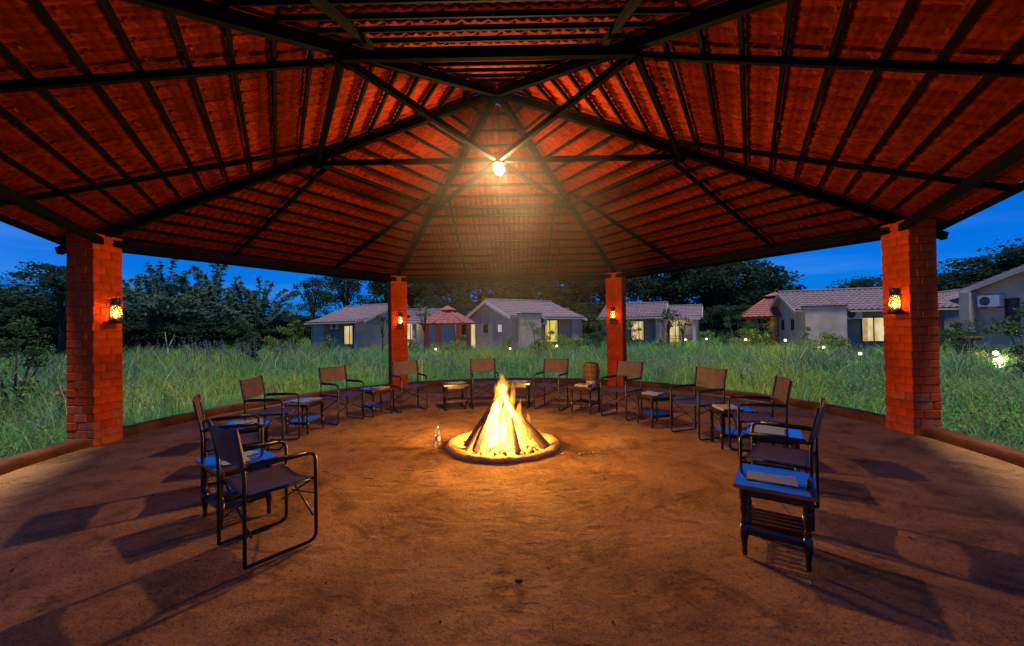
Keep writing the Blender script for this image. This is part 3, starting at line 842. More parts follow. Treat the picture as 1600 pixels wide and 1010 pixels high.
# woven basket
bk = empty('woven_basket'); bk.matrix_world = TB_M[6] @ Matrix.Translation((-0.14, 0.06, 0.0))
tag(bk, 'barrel-shaped brown woven basket standing on a side table', 'basket')
def bprof(z): return 0.085 + 0.062 * math.sin(PI * min(1, max(0, (z - 0.02) / 0.46))) ** 0.8 if z > 0.07 else 0.095
m = MB()
prof = [(bprof(z) * (1 + (0.03 if i % 2 else -0.01)), z) for i, z in enumerate(np.linspace(0.08, 0.40, 22))]
m.lathe(prof + [(0.105, 0.402), (0.10, 0.25), (0.08, 0.10)], 28, cap=False); m.build('body', M['woven'], bk)
MB().lathe([(0.098, 0.0), (0.102, 0.01), (0.092, 0.06), (0.088, 0.082)], 24).build('foot_ring', M['plaster_b'], bk, True)
for z in (0.15, 0.25, 0.34):
    MB().lathe([(bprof(z - 0.012) + 0.006, z - 0.012), (bprof(z) + 0.012, z), (bprof(z + 0.012) + 0.006, z + 0.012)], 28, cap=False).build('band', M['woven_d'], bk, True)
for k in range(12):
    a = 2 * PI * k / 12
    MB().tube([((bprof(z) + 0.006) * math.cos(a), (bprof(z) + 0.006) * math.sin(a), z) for z in np.linspace(0.085, 0.395, 8)], 0.005, 5).build('stave', M['woven_d'], bk, True)
MB().lathe([(0.108, 0.39), (0.117, 0.402), (0.108, 0.414), (0.098, 0.402), (0.108, 0.39)], 24, cap=False).build('rim', M['woven_d'], bk, True)

# ------------------------------------------------------------------ fire pit, logs, flame
FX, FY = 0.03, -0.45
pit = empty('fire_pit', (FX, FY, 0)); tag(pit, 'low round clay fire pit with a raised rim in the floor centre', 'fire pit')
def ring_lathe(prof, seg, amp, seed):
    vs = []; fs = []; P = len(prof)
    for k in range(seg):
        a = 2 * PI * k / seg
        for (r, z) in prof:
            n1 = amp * vz(3 * math.cos(a), 3 * math.sin(a), seed + r * 4, 1.4); n2 = amp * 0.7 * vz(5 * math.cos(a), 5 * math.sin(a), seed + z * 20, 1.8)
            vs.append(((r + n1) * math.cos(a), (r + n1) * math.sin(a), z + n2 * min(1, z / 0.05) if z > 0 else z))
    for k in range(seg):
        k2 = (k + 1) % seg
        for i in range(P - 1): fs.append((k * P + i, k2 * P + i, k2 * P + i + 1, k * P + i + 1))
    return MB().add(vs, fs)
ring_lathe([(0.775, -0.03), (0.77, 0.025), (0.755, 0.062), (0.725, 0.074), (0.67, 0.070), (0.62, 0.045), (0.57, 0.024), (0.4, 0.018), (0.001, 0.018)], 90, 0.02, 2).build('rim', M['clay'], pit, True)
m = MB(); rnd = random.Random(3)
for i in range(140):
    a = rnd.uniform(0, 2 * PI); r_ = 0.55 * math.sqrt(rnd.random()); s_ = rnd.uniform(0.008, 0.028)
    m.box((r_ * math.cos(a), r_ * math.sin(a), 0.03 + s_ * 0.3), (s_ * rnd.uniform(1, 2.4), s_, s_ * 0.8), Euler((rnd.random() * 3, rnd.random() * 3, rnd.random() * 3)).to_matrix())
tag(m.build('embers', M['ash'], pit), kind='stuff')
def make_log(name, base, top, r0, seed, label, split=False):
    rnd = random.Random(seed); base, top = Vector(base), Vector(top)
    L_ = (top - base).length; ax = (top - base).normalized()
    o = empty(name, base); o.rotation_mode = 'QUATERNION'; o.rotation_quaternion = ax.to_track_quat('Z', 'X')
    tag(o, label, 'log', 'logs leaning in the fire')
    seg, nr = 12, 9; vs = []; fs = []
    kk = rnd.uniform(0, 6)
    for i in range(nr):
        f = i / (nr - 1); rr = r0 * (1 - 0.25 * f); bx = 0.012 * math.sin(3 * f + kk); by = 0.012 * math.cos(2.2 * f + kk)
        for k in range(seg):
            a = 2 * PI * k / seg; q = rr * (1 + 0.16 * vz(math.cos(a) * 2, math.sin(a) * 2, f * 3 + seed, 1.5))
            x, y = q * math.cos(a), q * math.sin(a)
            if split and y > rr * 0.15: y = rr * 0.15
            vs.append((bx + x, by + y, f * L_))
    for i in range(nr - 1):
        for k in range(seg): k2 = (k + 1) % seg; fs.append((i * seg + k, i * seg + k2, (i + 1) * seg + k2, (i + 1) * seg + k))
    MB().add(vs, fs).build('bark', M['log'], o, True)
    for f, z in ((0, -0.0), (nr - 1, L_)):
        mm = MB(); ring = vs[f * seg:(f + 1) * seg]; c = Vector((0, 0, 0))
        for p in ring: c += Vector(p) / seg
        mm.add([c] + ring, [(0, 1 + k, 1 + (k + 1) % seg) if f else (0, 1 + (k + 1) % seg, 1 + k) for k in range(seg)])
        mm.build('cut_end', M['log_end'], o)
LOGS = [(-0.50, -0.16, 0.02, 0.06, 0.76, 0.046, 'long thin log leaning at the bottle side of the fire', False),
        (-0.34, -0.38, -0.10, 0.0, 0.55, 0.060, 'split log leaning beside the long thin log, facing the camera side', True),
        (0.20, -0.42, 0.10, -0.04, 0.40, 0.054, 'split log standing upright in front of the white flame', True),
        (0.56, -0.24, 0.20, 0.02, 0.38, 0.066, 'short thick log leaning at the stones side of the fire', False),
        (0.40, 0.28, 0.02, 0.05, 0.66, 0.050, 'log leaning at the back of the fire on the basket side', False),
        (-0.22, 0.38, -0.02, 0.06, 0.72, 0.050, 'log leaning at the back of the fire on the gazebo side', True)]
for i, (bx, by, tx, ty, tz, r_, lab, sp) in enumerate(LOGS):
    make_log('firewood_log', (FX + bx, FY + by, 0.045), (FX + tx, FY + ty, tz), r_, 20 + i, lab, sp)

def flame_mesh(tongues, voxel, name):
    m = MB()
    for (x, y, z0, h, r, lean, seed, det) in tongues:
        x *= 0.86; r *= 0.90
        rnd = random.Random(seed); ph1, ph2 = rnd.uniform(0, 6), rnd.uniform(0, 6); seg, nr = 10, 16; vs = []; fs = []
        for i in range(nr):
            f = i / (nr - 1)
            pr = (0.55 + 1.6 * f) if f < 0.28 else max(0.02, (1 - ((f - 0.28) / 0.72) ** 1.25))
            pr = min(1, pr)
            sw = 0.10 * h * f ** 1.3
            cx = x + lean[0] * f + sw * math.sin(5.5 * f * det + ph1); cyy = y + lean[1] * f + sw * math.sin(5 * f * det + ph2)
            for k in range(seg):
                a = 2 * PI * k / seg; q = r * pr * (1 + 0.30 * math.sin(2 * a + ph1 + 4 * f) + 0.18 * math.sin(3 * a + ph2 - 5 * f))
                vs.append((cx + q * math.cos(a), cyy + q * math.sin(a), z0 + h * f))
        for i in range(nr - 1):
            for k in range(seg): k2 = (k + 1) % seg; fs.append((i * seg + k, i * seg + k2, (i + 1) * seg + k2, (i + 1) * seg + k))
        fs.append(tuple(range(seg - 1, -1, -1))); fs.append(tuple((nr - 1) * seg + k for k in range(seg)))
        m.add(vs, fs)
    me = m.mesh(name, [])
    tmp = bpy.data.objects.new('tmp', me); COL.objects.link(tmp)
    md = tmp.modifiers.new('r', 'REMESH'); md.mode = 'VOXEL'; md.voxel_size = voxel
    dg = bpy.context.evaluated_depsgraph_get()
    out = bpy.data.meshes.new_from_object(tmp.evaluated_get(dg)); out.name = name
    bpy.data.objects.remove(tmp); return out
def fire_vol(name, col, s, ragged):
    m, nt, out = nodes(name); N, L = nt.nodes, nt.links
    e = N.new('ShaderNodeEmission'); e.inputs[0].default_value = (*col, 1); e.inputs[1].default_value = s
    if ragged:
        t = N.new('ShaderNodeTexCoord'); mp_ = N.new('ShaderNodeMapping'); mp_.inputs['Scale'].default_value = (17, 17, 4.5)
        n = N.new('ShaderNodeTexNoise'); n.inputs['Scale'].default_value = 1.0; n.inputs['Detail'].default_value = 3; n.inputs['Distortion'].default_value = 0.8
        L.new(t.outputs['Object'], mp_.inputs[0]); L.new(mp_.outputs[0], n.inputs[0])
        r = N.new('ShaderNodeMapRange'); r.inputs[1].default_value = 0.46; r.inputs[2].default_value = 0.66; r.inputs[3].default_value = 0.0; r.inputs[4].default_value = s
        L.new(n.outputs[0], r.inputs[0]); L.new(r.outputs[0], e.inputs[1])
    L.new(e.outputs[0], out.inputs['Volume']); return m
rnd = random.Random(5)
# big white sheet left of centre, second body right of centre, crest at the top, licks round the logs
core = [(-0.14, -0.20, 0.06, 0.66, 0.150, (0.09, 0.10), 1, 1), (-0.19, -0.12, 0.05, 0.46, 0.120, (0.12, 0.05), 2, 1), (-0.05, -0.14, 0.10, 0.64, 0.095, (0.05, 0.06), 3, 1),
        (0.11, -0.05, 0.28, 0.46, 0.105, (-0.02, 0.0), 4, 1), (0.25, -0.14, 0.08, 0.48, 0.070, (-0.06, 0.08), 6, 1), (0.03, -0.02, 0.60, 0.26, 0.080, (-0.05, 0), 7, 1), (0.0, 0.0, 0.74, 0.17, 0.075, (-0.02, 0), 8, 1)]
body = [(0.0, -0.02, 0.42, 0.70, 0.10, (-0.03, 0), 17, 1.5), (-0.15, -0.13, 0.03, 0.86, 0.215, (0.14, 0.06), 11, 1), (0.11, -0.08, 0.05, 0.84, 0.20, (-0.05, 0.05), 12, 1), (0.30, -0.10, 0.05, 0.62, 0.14, (-0.08, 0.04), 13, 1.2),
        (0.01, 0.0, 0.45, 0.58, 0.135, (-0.02, 0), 14, 1.3), (-0.34, -0.08, 0.05, 0.44, 0.10, (0.12, 0.04), 15, 1), (0.40, -0.04, 0.10, 0.42, 0.08, (-0.03, 0), 16, 1.4)]
lick = []
for i in range(30):
    a = rnd.uniform(0, 2 * PI); rr = rnd.uniform(0.02, 0.26); zz = rnd.uniform(0.12, 0.62) * (1 - rr * 1.2)
    lick.append((rr * math.cos(a) * 1.3 + 0.03, rr * math.sin(a) * 0.8, zz, rnd.uniform(0.22, 0.44), rnd.uniform(0.020, 0.044), (rnd.uniform(-0.05, 0.05) - rr * math.cos(a) * 0.4, 0), 100 + i, rnd.uniform(1, 2.2)))
for i in range(12):
    lick.append((rnd.uniform(-0.07, 0.09), rnd.uniform(-0.05, 0.05), rnd.uniform(0.62, 0.82), rnd.uniform(0.12, 0.26), rnd.uniform(0.012, 0.026), (rnd.uniform(-0.06, 0.06), 0), 200 + i, rnd.uniform(1, 2.4)))
fl = empty('bonfire_flame', (FX, FY, 0)); tag(fl, 'tall yellow-white bonfire flame rising among the leaning logs', 'flame')
for nm, tg, vx, col, s in (('outer_flame', body + lick, 0.008, (1.0, 0.33, 0.022), 36.0), ('flame_core', core, 0.011, (1.0, 0.56, 0.13), 85.0)):
    me = flame_mesh(tg, vx, nm); me.materials.clear(); me.materials.append(fire_vol(nm, col, s, True)); me.polygons.foreach_set('use_smooth', [True] * len(me.polygons))
    link(nm, me, fl)
point_light('fire_light', (FX - 0.02, FY - 0.02, 0.42), 460, (1.0, 0.51, 0.090), 0.14)

# ------------------------------------------------------------------ smoke rising past the lamp
def smoke():
    m, nt, out = nodes('smoke'); N, L = nt.nodes, nt.links
    v = N.new('ShaderNodeVolumePrincipled'); v.inputs['Color'].default_value = (0.82, 0.80, 0.80, 1); v.inputs['Anisotropy'].default_value = 0.15
    t = N.new('ShaderNodeTexCoord')
    n = N.new('ShaderNodeTexNoise'); n.inputs['Scale'].default_value = 1.5; n.inputs['Detail'].default_value = 3
    L.new(t.outputs['Object'], n.inputs[0])
    r = N.new('ShaderNodeMapRange'); r.inputs[1].default_value = 0.22; r.inputs[2].default_value = 0.80; L.new(n.outputs[0], r.inputs[0])
    g = N.new('ShaderNodeTexGradient'); g.gradient_type = 'SPHERICAL'
    mp_ = N.new('ShaderNodeMapping'); mp_.inputs['Scale'].default_value = (1 / 2.1, 1 / 2.1, 1 / 1.95)
    L.new(t.outputs['Object'], mp_.inputs[0]); L.new(mp_.outputs[0], g.inputs[0])
    a = N.new('ShaderNodeMath'); a.operation = 'MULTIPLY'; L.new(r.outputs[0], a.inputs[0]); L.new(g.outputs['Fac'], a.inputs[1])
    b = N.new('ShaderNodeMath'); b.operation = 'MULTIPLY'; b.inputs[1].default_value = 0.12; L.new(a.outputs[0], b.inputs[0])
    L.new(b.outputs[0], v.inputs['Density']); L.new(v.outputs[0], out.inputs['Volume'])
    prof = [(2.11 * math.sin(t) + 0.002, -1.96 * math.cos(t)) for t in np.linspace(0.02, PI - 0.02, 15)]
    o = MB().lathe(prof, 20, cap=True).build('smoke', m, None, True); o.location = (0.22, 0.1, 2.98)
    tag(o, 'pale wood smoke drifting up past the pendant lamp', 'smoke', kind='stuff')
smoke()

# ------------------------------------------------------------------ bottle, stones, twigs on the floor
bt = empty('water_bottle', (-0.86, -0.47, 0.0)); tag(bt, 'clear plastic water bottle standing beside the fire pit', 'bottle')
MB().lathe([(0.032, 0.0), (0.036, 0.01), (0.036, 0.07), (0.033, 0.08), (0.036, 0.09), (0.036, 0.17), (0.034, 0.20), (0.014, 0.262), (0.013, 0.275)], 18).build('body', M['pet'], bt, True)
MB().lathe([(0.0155, 0.262), (0.0155, 0.288)], 14).build('cap', M['ac'], bt)
MB().lathe([(0.0365, 0.10), (0.0365, 0.16)], 18, cap=False).build('band', M['ac'], bt, True)
def stone_mesh(seed, s):
    rnd = random.Random(seed); m = MB()
    pr = [(0.3, 0), (0.9, 0.15), (1.0, 0.4), (0.7, 0.7), (0.2, 0.82)]
    m.lathe([(r * s, z * s) for r, z in pr], 8)
    m.v = [(x * rnd.uniform(0.8, 1.2) * 1.3, y * rnd.uniform(0.8, 1.2), z * rnd.uniform(0.85, 1.15)) for x, y, z in m.v]
    return m
STN = [(0.78, -0.86, 0.022), (1.00, -0.86, 0.020), (1.06, -0.80, 0.012), (1.12, -0.81, 0.012), (1.18, -0.79, 0.014), (1.24, -0.80, 0.015), (1.29, -0.80, 0.011)]
for i, (x, y, s_) in enumerate(STN):
    o = stone_mesh(i, s_).build('stone', M['stone'], None, True); o.location = (x, y, 0.0); o.rotation_euler = (0, 0, i * 1.3)
    tag(o, 'small pale stone on the floor beside the fire pit rim' if i == 0 else 'tiny pale stone in the scatter beside the fire pit', 'stone', 'stones by the fire pit')
p0 = at_z(811, 910)
o = stone_mesh(60, 0.022).build('dung_lump', M['twig'], None, True); o.location = (p0.x, p0.y, 0); o.name = 'charcoal_lump'
tag(o, 'small black lump of charcoal lying alone on the bare floor', 'charcoal')
rnd = random.Random(9); grit = MB()
for i in range(1400):
    a = rnd.uniform(0, 2 * PI); r_ = 5.7 * math.sqrt(rnd.random()); s_ = rnd.uniform(0.002, 0.007) * (1.6 if rnd.random() < 0.06 else 1)
    grit.box((r_ * math.cos(a), r_ * math.sin(a), s_ * 0.25), (s_ * rnd.uniform(1, 2.0), s_, s_ * 0.7), Euler((rnd.random(), rnd.random(), rnd.random() * 6)).to_matrix())
for i in range(160):
    a = rnd.uniform(0, 2 * PI); r_ = 5.6 * math.sqrt(rnd.random()); b_ = rnd.uniform(0, PI); l_ = rnd.uniform(0.03, 0.14)
    c = Vector((r_ * math.cos(a), r_ * math.sin(a), 0.006)); d = Vector((math.cos(b_), math.sin(b_), 0)) * l_ / 2
    grit.tube([c - d, c + d * 0.2 + Vector((0.004, 0.004, 0.002)), c + d], 0.0022, 4)
tag(grit.build('floor_grit', M['twig']), 'fine dark grit and twig litter strewn over the earth floor', 'litter', kind='stuff')

def fallen_leaves():
    rng = np.random.default_rng(64); n = 70; a = rng.uniform(0, 2 * PI, n); r_ = 1.1 + 4.6 * np.sqrt(rng.random(n)); V = []; F = []
    for i in range(n):
        c = Vector((r_[i] * math.cos(a[i]), r_[i] * math.sin(a[i]), 0.012)); mt = Euler((rng.normal(0, 0.25), rng.normal(0, 0.25), rng.uniform(0, 6))).to_matrix(); L_ = rng.uniform(0.012, 0.03); b = len(V)
        for (x, y, z) in ((-1, 0, 0), (-0.3, 0.34, 0.16), (0.4, 0.28, 0.14), (1, 0, 0.05), (0.4, -0.28, 0.14), (-0.3, -0.34, 0.16)): V.append(tuple(mt @ Vector((x, y, z)) * L_ + c))
        F += [(b, b + 1, b + 2, b + 3), (b, b + 3, b + 4, b + 5)]
    tag(link('fallen_leaves', npmesh('fallen_leaves', V, F, leafmat('dry_leaf', (0.16, 0.085, 0.035), 0.5, 0.2))), 'dry brown fallen leaves scattered on the earth floor', 'leaves', kind='stuff')
fallen_leaves()

# ================================================================== outside

# ---- wavy tile courses over a roof plane given by its four corners (eave a-b, ridge d-c)
def tile_plane(m, a, b, c, d, gauge=0.34, period=0.27, lift=0.05):
    a, b, c, d = map(Vector, (a, b, c, d))
    n = (b - a).cross(d - a).normalized()
    if n.z < 0: n = -n
    rows = max(2, int(((d - a).length + (c - b).length) / 2 / gauge))
    cols = max(3, int(((b - a).length + (c - d).length) / 2 / period))
    wave = (0.0, 0.035, 0.045, 0.01)
    for i in range(rows):
        f0, f1 = i / rows, (i + 1.12) / rows
        l0, r0 = a.lerp(d, f0), b.lerp(c, f0); l1, r1 = a.lerp(d, min(1, f1)), b.lerp(c, min(1, f1))
        vs = []; K = cols * 4 + 1
        for k in range(K):
            t = k / (K - 1); h = wave[k % 4]
            vs.append(l0.lerp(r0, t) + n * (lift + 0.035 + h)); 
        for k in range(K):
            t = k / (K - 1); h = wave[k % 4]
            vs.append(l1.lerp(r1, t) + n * (lift + h * 0.9))
        for k in range(K):
            t = k / (K - 1); vs.append(l0.lerp(r0, t) + n * (lift - 0.01))
        fs = [(k, k + 1, K + k + 1, K + k) for k in range(K - 1)] + [(k + 1, k, 2 * K + k, 2 * K + k + 1) for k in range(K - 1)]
        m.add(vs, fs)

class House:
    def __init__(s, px, D, rot_deg, sgn, label):
        p = at_depth(px, 500, D)
        s.o = empty('cottage', (p.x, p.y, GZ), R(rot_deg)); s.g = sgn
        tag(s.o, label, 'cottage', 'plastered garden cottages')
    def P(s, u, v, z): return Vector((s.g * u, v, z))
    def bx(s, m, u0, u1, v0, v1, z0, z1, mi=0):
        m.box(((s.g * (u0 + u1)) / 2, (v0 + v1) / 2, (z0 + z1) / 2), (abs(u1 - u0), abs(v1 - v0), abs(z1 - z0)), None, mi)
    def block(s, u0, u1, v0, v1, hw, pitch, axis='u', over=0.35, name='wall', gmat='plaster', tile=True, overv=None):
        """gabled volume: walls with gables and a two-sided tiled roof"""
        m = MB(); rise = pitch * ((v1 - v0) if axis == 'u' else (u1 - u0)) / 2
        vm, um = (v0 + v1) / 2, (u0 + u1) / 2
        b = [s.P(u0, v0, -0.1), s.P(u1, v0, -0.1), s.P(u1, v1, -0.1), s.P(u0, v1, -0.1)]
        t = [s.P(u0, v0, hw), s.P(u1, v0, hw), s.P(u1, v1, hw), s.P(u0, v1, hw)]
        if axis == 'u': r0, r1 = s.P(u0, vm, hw + rise), s.P(u1, vm, hw + rise)
        else: r0, r1 = s.P(um, v0, hw + rise), s.P(um, v1, hw + rise)
        vs = b + t + [r0, r1]
        if axis == 'u': fs = [(0, 1, 5, 4), (2, 3, 7, 6), (3, 0, 4, 8, 7), (1, 2, 6, 9, 5)]
        else: fs = [(0, 1, 5, 8, 4), (2, 3, 7, 9, 6), (3, 0, 4, 7), (1, 2, 6, 5)]
        m.add(vs, fs); m.build(name, M[gmat], s.o)
        # roof slabs
        ov = over; oe = over if overv is None else overv; rt = 0.09; R_ = MB(); T = MB()
        dz = pitch * oe
        if axis == 'u':
            E1 = [s.P(u0 - ov, v0 - oe, hw - dz), s.P(u1 + ov, v0 - oe, hw - dz), s.P(u1 + ov, vm, hw + rise), s.P(u0 - ov, vm, hw + rise)]
            E2 = [s.P(u1 + ov, v1 + oe, hw - dz), s.P(u0 - ov, v1 + oe, hw - dz), s.P(u0 - ov, vm, hw + rise), s.P(u1 + ov, vm, hw + rise)]
        else:
            E1 = [s.P(u0 - oe, v0 - ov, hw - dz), s.P(u0 - oe, v1 + ov, hw - dz), s.P(um, v1 + ov, hw + rise), s.P(um, v0 - ov, hw + rise)]
            E2 = [s.P(u1 + oe, v1 + ov, hw - dz), s.P(u1 + oe, v0 - ov, hw - dz), s.P(um, v0 - ov, hw + rise), s.P(um, v1 + ov, hw + rise)]
        for E_ in (E1, E2): R_.slab([p + Vector((0, 0, 0.01)) for p in E_], (0, 0, rt))
        ro = R_.build('roof', M['plaster_b'], s.o)
        for E_ in (E1, E2): tile_plane(T, *[p + Vector((0, 0, rt + 0.005)) for p in E_], lift=0.012)
        if tile: tag(T.build('tile_courses', M['hroof'], ro), kind='stuff')
        a, b_ = (E1[2], E1[3]); MB().tube([a + Vector((0, 0, rt + 0.05)), b_ + Vector((0, 0, rt + 0.05))], 0.10, 8).build('ridge_cap', M['hroof'], ro, True)
        for E_ in (E1, E2):
            for i, j in ((0, 3), (1, 2)):
                MB().beam(E_[i] + Vector((0, 0, -0.045)), E_[j] + Vector((0, 0, -0.045)), 0.05, 0.20).build('barge_board', M['plaster_b'], ro)
        return ro
    def window(s, face, a0, a1, z0, z1, at, pane='pane', frame='frame', mull=1, curtain=0, deep=0.10):
        """face 'f': on a wall square to v at v=at, facing -v; face 'g': on a wall at u=at facing -u"""
        if face == 'f': Q = lambda a, z, d: s.P(a, at - d, z)
        else: Q = lambda a, z, d: s.P(at - d, a, z)
        fw = 0.06
        def slab(m, x0, x1, y0, y1, d0, d1):
            pts = [Q(x0, y0, d0), Q(x1, y0, d0), Q(x1, y1, d0), Q(x0, y1, d0)]; off = Q(x0, y0, d1) - Q(x0, y0, d0); m.slab(pts, off)
        m = MB()
        slab(m, a0 - fw, a0, z0 - fw, z1 + fw, 0.0, 0.06); slab(m, a1, a1 + fw, z0 - fw, z1 + fw, 0.0, 0.06)
        slab(m, a0, a1, z1, z1 + fw, 0.0, 0.06); slab(m, a0, a1, z0 - fw, z0, 0.0, 0.06)
        w = m.build('window', M[frame], s.o)
        m = MB(); slab(m, a0, a1, z0, z1, 0.004, 0.012); m.build('pane', M[pane], w)
        for k in range(mull):
            x = a0 + (a1 - a0) * (k + 1) / (mull + 1) * (0.75 if mull == 1 and curtain else 1)
            m = MB(); slab(m, x - 0.025, x + 0.025, z0, z1, 0.0125, 0.05); m.build('mullion', M[frame], w)
        for k in range(curtain):
            x0, x1 = (a0 + 0.01, a0 + (a1 - a0) * 0.16) if k == 0 else (a1 - (a1 - a0) * 0.16, a1 - 0.01)
            m = MB(); n = 8
            for i in range(n):
                xa, xb = x0 + (x1 - x0) * i / n, x0 + (x1 - x0) * (i + 1) / n
                slab(m, xa, xb, z0 + 0.02, z1 - 0.02, 0.0125, 0.018 + 0.010 * (i % 2))
            m.build('curtain', M['curtain'], w)
        return w
    def ac(s, u, v, z, face='f'):
        m = MB(); s.bx(m, u - 0.4, u + 0.4, v - 0.34, v - 0.04, z, z + 0.55)
        a = m.build('ac_unit', M['ac'], s.o)
        c = s.P(u - 0.12 * 1, v - 0.345, z + 0.275)
        g = MB(); seg = 20
        g.add([c] + [c + Vector((0.21 * math.cos(2 * PI * k / seg), -0.004, 0.21 * math.sin(2 * PI * k / seg))) for k in range(seg)], [(0, 1 + (k + 1) % seg, 1 + k) for k in range(seg)])
        g.build('fan_grille', M['ac_dark'], a)
        for q in (-0.3, 0.3):
            m = MB(); s.bx(m, u + q - 0.02, u + q + 0.02, v - 0.33, v - 0.0, z - 0.06, z - 0.002); m.build('bracket', M['ac_dark'], a)

def flat_wall(h, name, u0, u1, v0, v1, z1, mt='plaster'):
    m = MB(); h.bx(m, u0, u1, v0, v1, -0.1, z1); return m.build(name, M[mt], h.o)

# --- cottage with gable and lit porch behind the small gazebo pillar (gable turned to the pavilion)
def cottage_b(px, D, rot, W, L, label, blk, win, acu, porch=True, hw=2.65, pitch=0.40, rec=0.75):
    h = House(px, D, rot, -1, label)
    h.block(0, L, 0, W, hw, pitch, 'u', 0.40)
    # the bay between gable corner and end block reads as a recess: nib walls stand forward of it
    fv = -rec
    flat_wall(h, 'end_block', blk[0], blk[1], fv, -0.003, hw - 0.05 - rec * 0.0)
    flat_wall(h, 'nib_wall', -0.02, 0.22, fv, -0.003, hw - 0.12)
    # verandah roof carried on over the recess
    p = pitch * 0.35; m = MB(); T = MB()
    E_ = [h.P(-0.42, fv - 0.4, hw - 0.30), h.P(L + 0.35, fv - 0.4, hw - 0.30), h.P(L + 0.35, 0.12, hw + 0.05), h.P(-0.42, 0.12, hw + 0.05)]
    m.slab(E_, (0, 0, 0.09)); ro = m.build('verandah_roof', M['plaster_b'], h.o)
    tile_plane(T, *[q + Vector((0, 0, 0.095)) for q in E_], lift=0.012); tag(T.build('tile_courses', M['hroof'], ro), kind='stuff')
    h.window('f', win[0], win[1], win[2], win[3], -0.021, 'pane', 'frame', 1, 1)
    h.ac(acu, -0.021, 1.90)
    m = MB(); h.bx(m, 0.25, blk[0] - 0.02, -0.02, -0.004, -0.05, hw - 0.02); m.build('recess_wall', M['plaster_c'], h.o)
    if porch:
        h.block(-2.5, 0.35, W - 1.6, W + 2.2, hw - 0.1, pitch, 'u', 0.35, 'porch_wall', 'plaster_b')
        h.window('f', -1.15, -0.45, 0.15, 2.25, W - 1.604, 'pane', 'frame', 1, 1)
        for u in (-2.3, -0.12):
            m = MB(); h.bx(m, u - 0.11, u + 0.11, W - 2.75, W - 2.53, -0.1, hw - 0.42); m.build('porch_column', M['plaster_b'], h.o)
        m = MB(); h.bx(m, -2.75, 0.1, W - 2.85, W - 1.6, hw - 0.42, hw - 0.28); m.build('porch_canopy', M['plaster_b'], h.o)
        for z in (0.45, 0.75, 0.95):
            m = MB(); h.bx(m, -2.18, -0.24, W - 2.66, W - 2.62, z, z + 0.04); m.build('porch_rail', M['frame'], h.o)
        lp = h.o.matrix_basis @ h.P(-1.2, W - 2.2, 2.2); point_light('porch_light', lp, 20, (1.0, 0.80, 0.45), 0.06)
    return h
def cottage_a(px, D, rot, W, L, label, blk, win, acu, wing, hw=2.65, pitch=0.40, rec=0.7, wingwin=True, doorglow=False):
    h = House(px, D, rot, 1, label)
    h.block(0, L, 0, W, hw, pitch, 'u', 0.40)
    fv = -rec
    flat_wall(h, 'end_block', blk[0], blk[1], fv, -0.003, hw + 0.10)
    m = MB(); h.bx(m, blk[0] - 0.05, blk[1] + 0.05, fv - 0.08, 0.25, hw + 0.103, hw + 0.16); m.build('gap_shade_slab', M['frame'], h.o)  # dark slab put in for the shaded gap over the end block
    p = 0.35; m = MB(); T = MB()
    E_ = [h.P(blk[1] + 0.05, fv - 0.35, hw - 0.26), h.P(L + 0.4, fv - 0.35, hw - 0.26), h.P(L + 0.4, 0.12, hw + 0.05), h.P(blk[1] + 0.05, 0.12, hw + 0.05)]
    m.slab(E_, (0, 0, 0.09)); ro = m.build('verandah_roof', M['plaster_b'], h.o)
    tile_plane(T, *[q + Vector((0, 0, 0.095)) for q in E_], lift=0.012); tag(T.build('tile_courses', M['hroof'], ro), kind='stuff')
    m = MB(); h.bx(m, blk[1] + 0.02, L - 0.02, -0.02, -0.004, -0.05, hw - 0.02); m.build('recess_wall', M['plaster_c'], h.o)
    h.window('f', win[0], win[1], win[2], win[3], -0.021, win[4], 'frame', win[5], 2)
    h.ac(acu, -0.021, 2.0)
    wu0, wu1, wv0, wv1 = wing
    h.block(wu0, wu1, wv0, wv1, hw - 0.15, pitch * 0.8, 'v', 0.30, 'wing_wall')
    if wingwin: h.window('f', wu0 + (wu1 - wu0) * 0.18, wu0 + (wu1 - wu0) * 0.42, 1.85, 2.20, wv0 - 0.003, 'pane_y', 'plaster_b', 1)
    return h

def downpipe(h, u, v, z):
    MB().tube(rounded([h.P(u, v - 0.30, z), h.P(u, v - 0.06, z - 0.25), h.P(u, v - 0.06, 0.0)], 0.08), 0.035, 7).build('downpipe', M['plaster_c'], h.o, True)
H1 = cottage_b(569, 31, -30, 5.6, 5.4, 'plastered cottage with wall air conditioner and lit window, behind the gazebo-side pillar', (3.9, 5.4), (1.25, 2.25, 0.75, 2.15), 3.2)
H4 = cottage_b(1031, 31, -62 + 36, 4.3, 4.2, 'plastered cottage whose broad gable has saplings in front and a lit porch', (3.2, 4.2), (1.2, 2.1, 0.75, 2.15), 2.7)
H3 = cottage_a(799, 27.5, 36, 5.5, 5.6, 'plastered cottage with two small gable windows, directly behind the bonfire', (0.45, 2.0), (2.9, 4.1, 0.75, 2.30, 'pane_y', 1), 2.45, (4.7, 8.3, 1.6, 7.0))
H3.window('g', 1.1, 1.55, 1.55, 2.05, -0.003, 'pane_w', 'plaster_b', 1)
H3.window('g', 3.0, 3.45, 1.55, 2.05, -0.003, 'pane_dim', 'frame', 0)
H3.window('g', 4.7, 5.35, 0.15, 2.15, -0.003, 'pane', 'plaster_b', 0)
H5 = cottage_a(1251, 24.2, -18, 5.4, 6.6, 'long plastered cottage with a wide lit window, behind the thick lantern pillar', (0.02, 2.0), (2.95, 4.55, 0.75, 2.05, 'pane', 2), 2.45, (6.0, 12.0, 2.6, 8.0), wingwin=False)
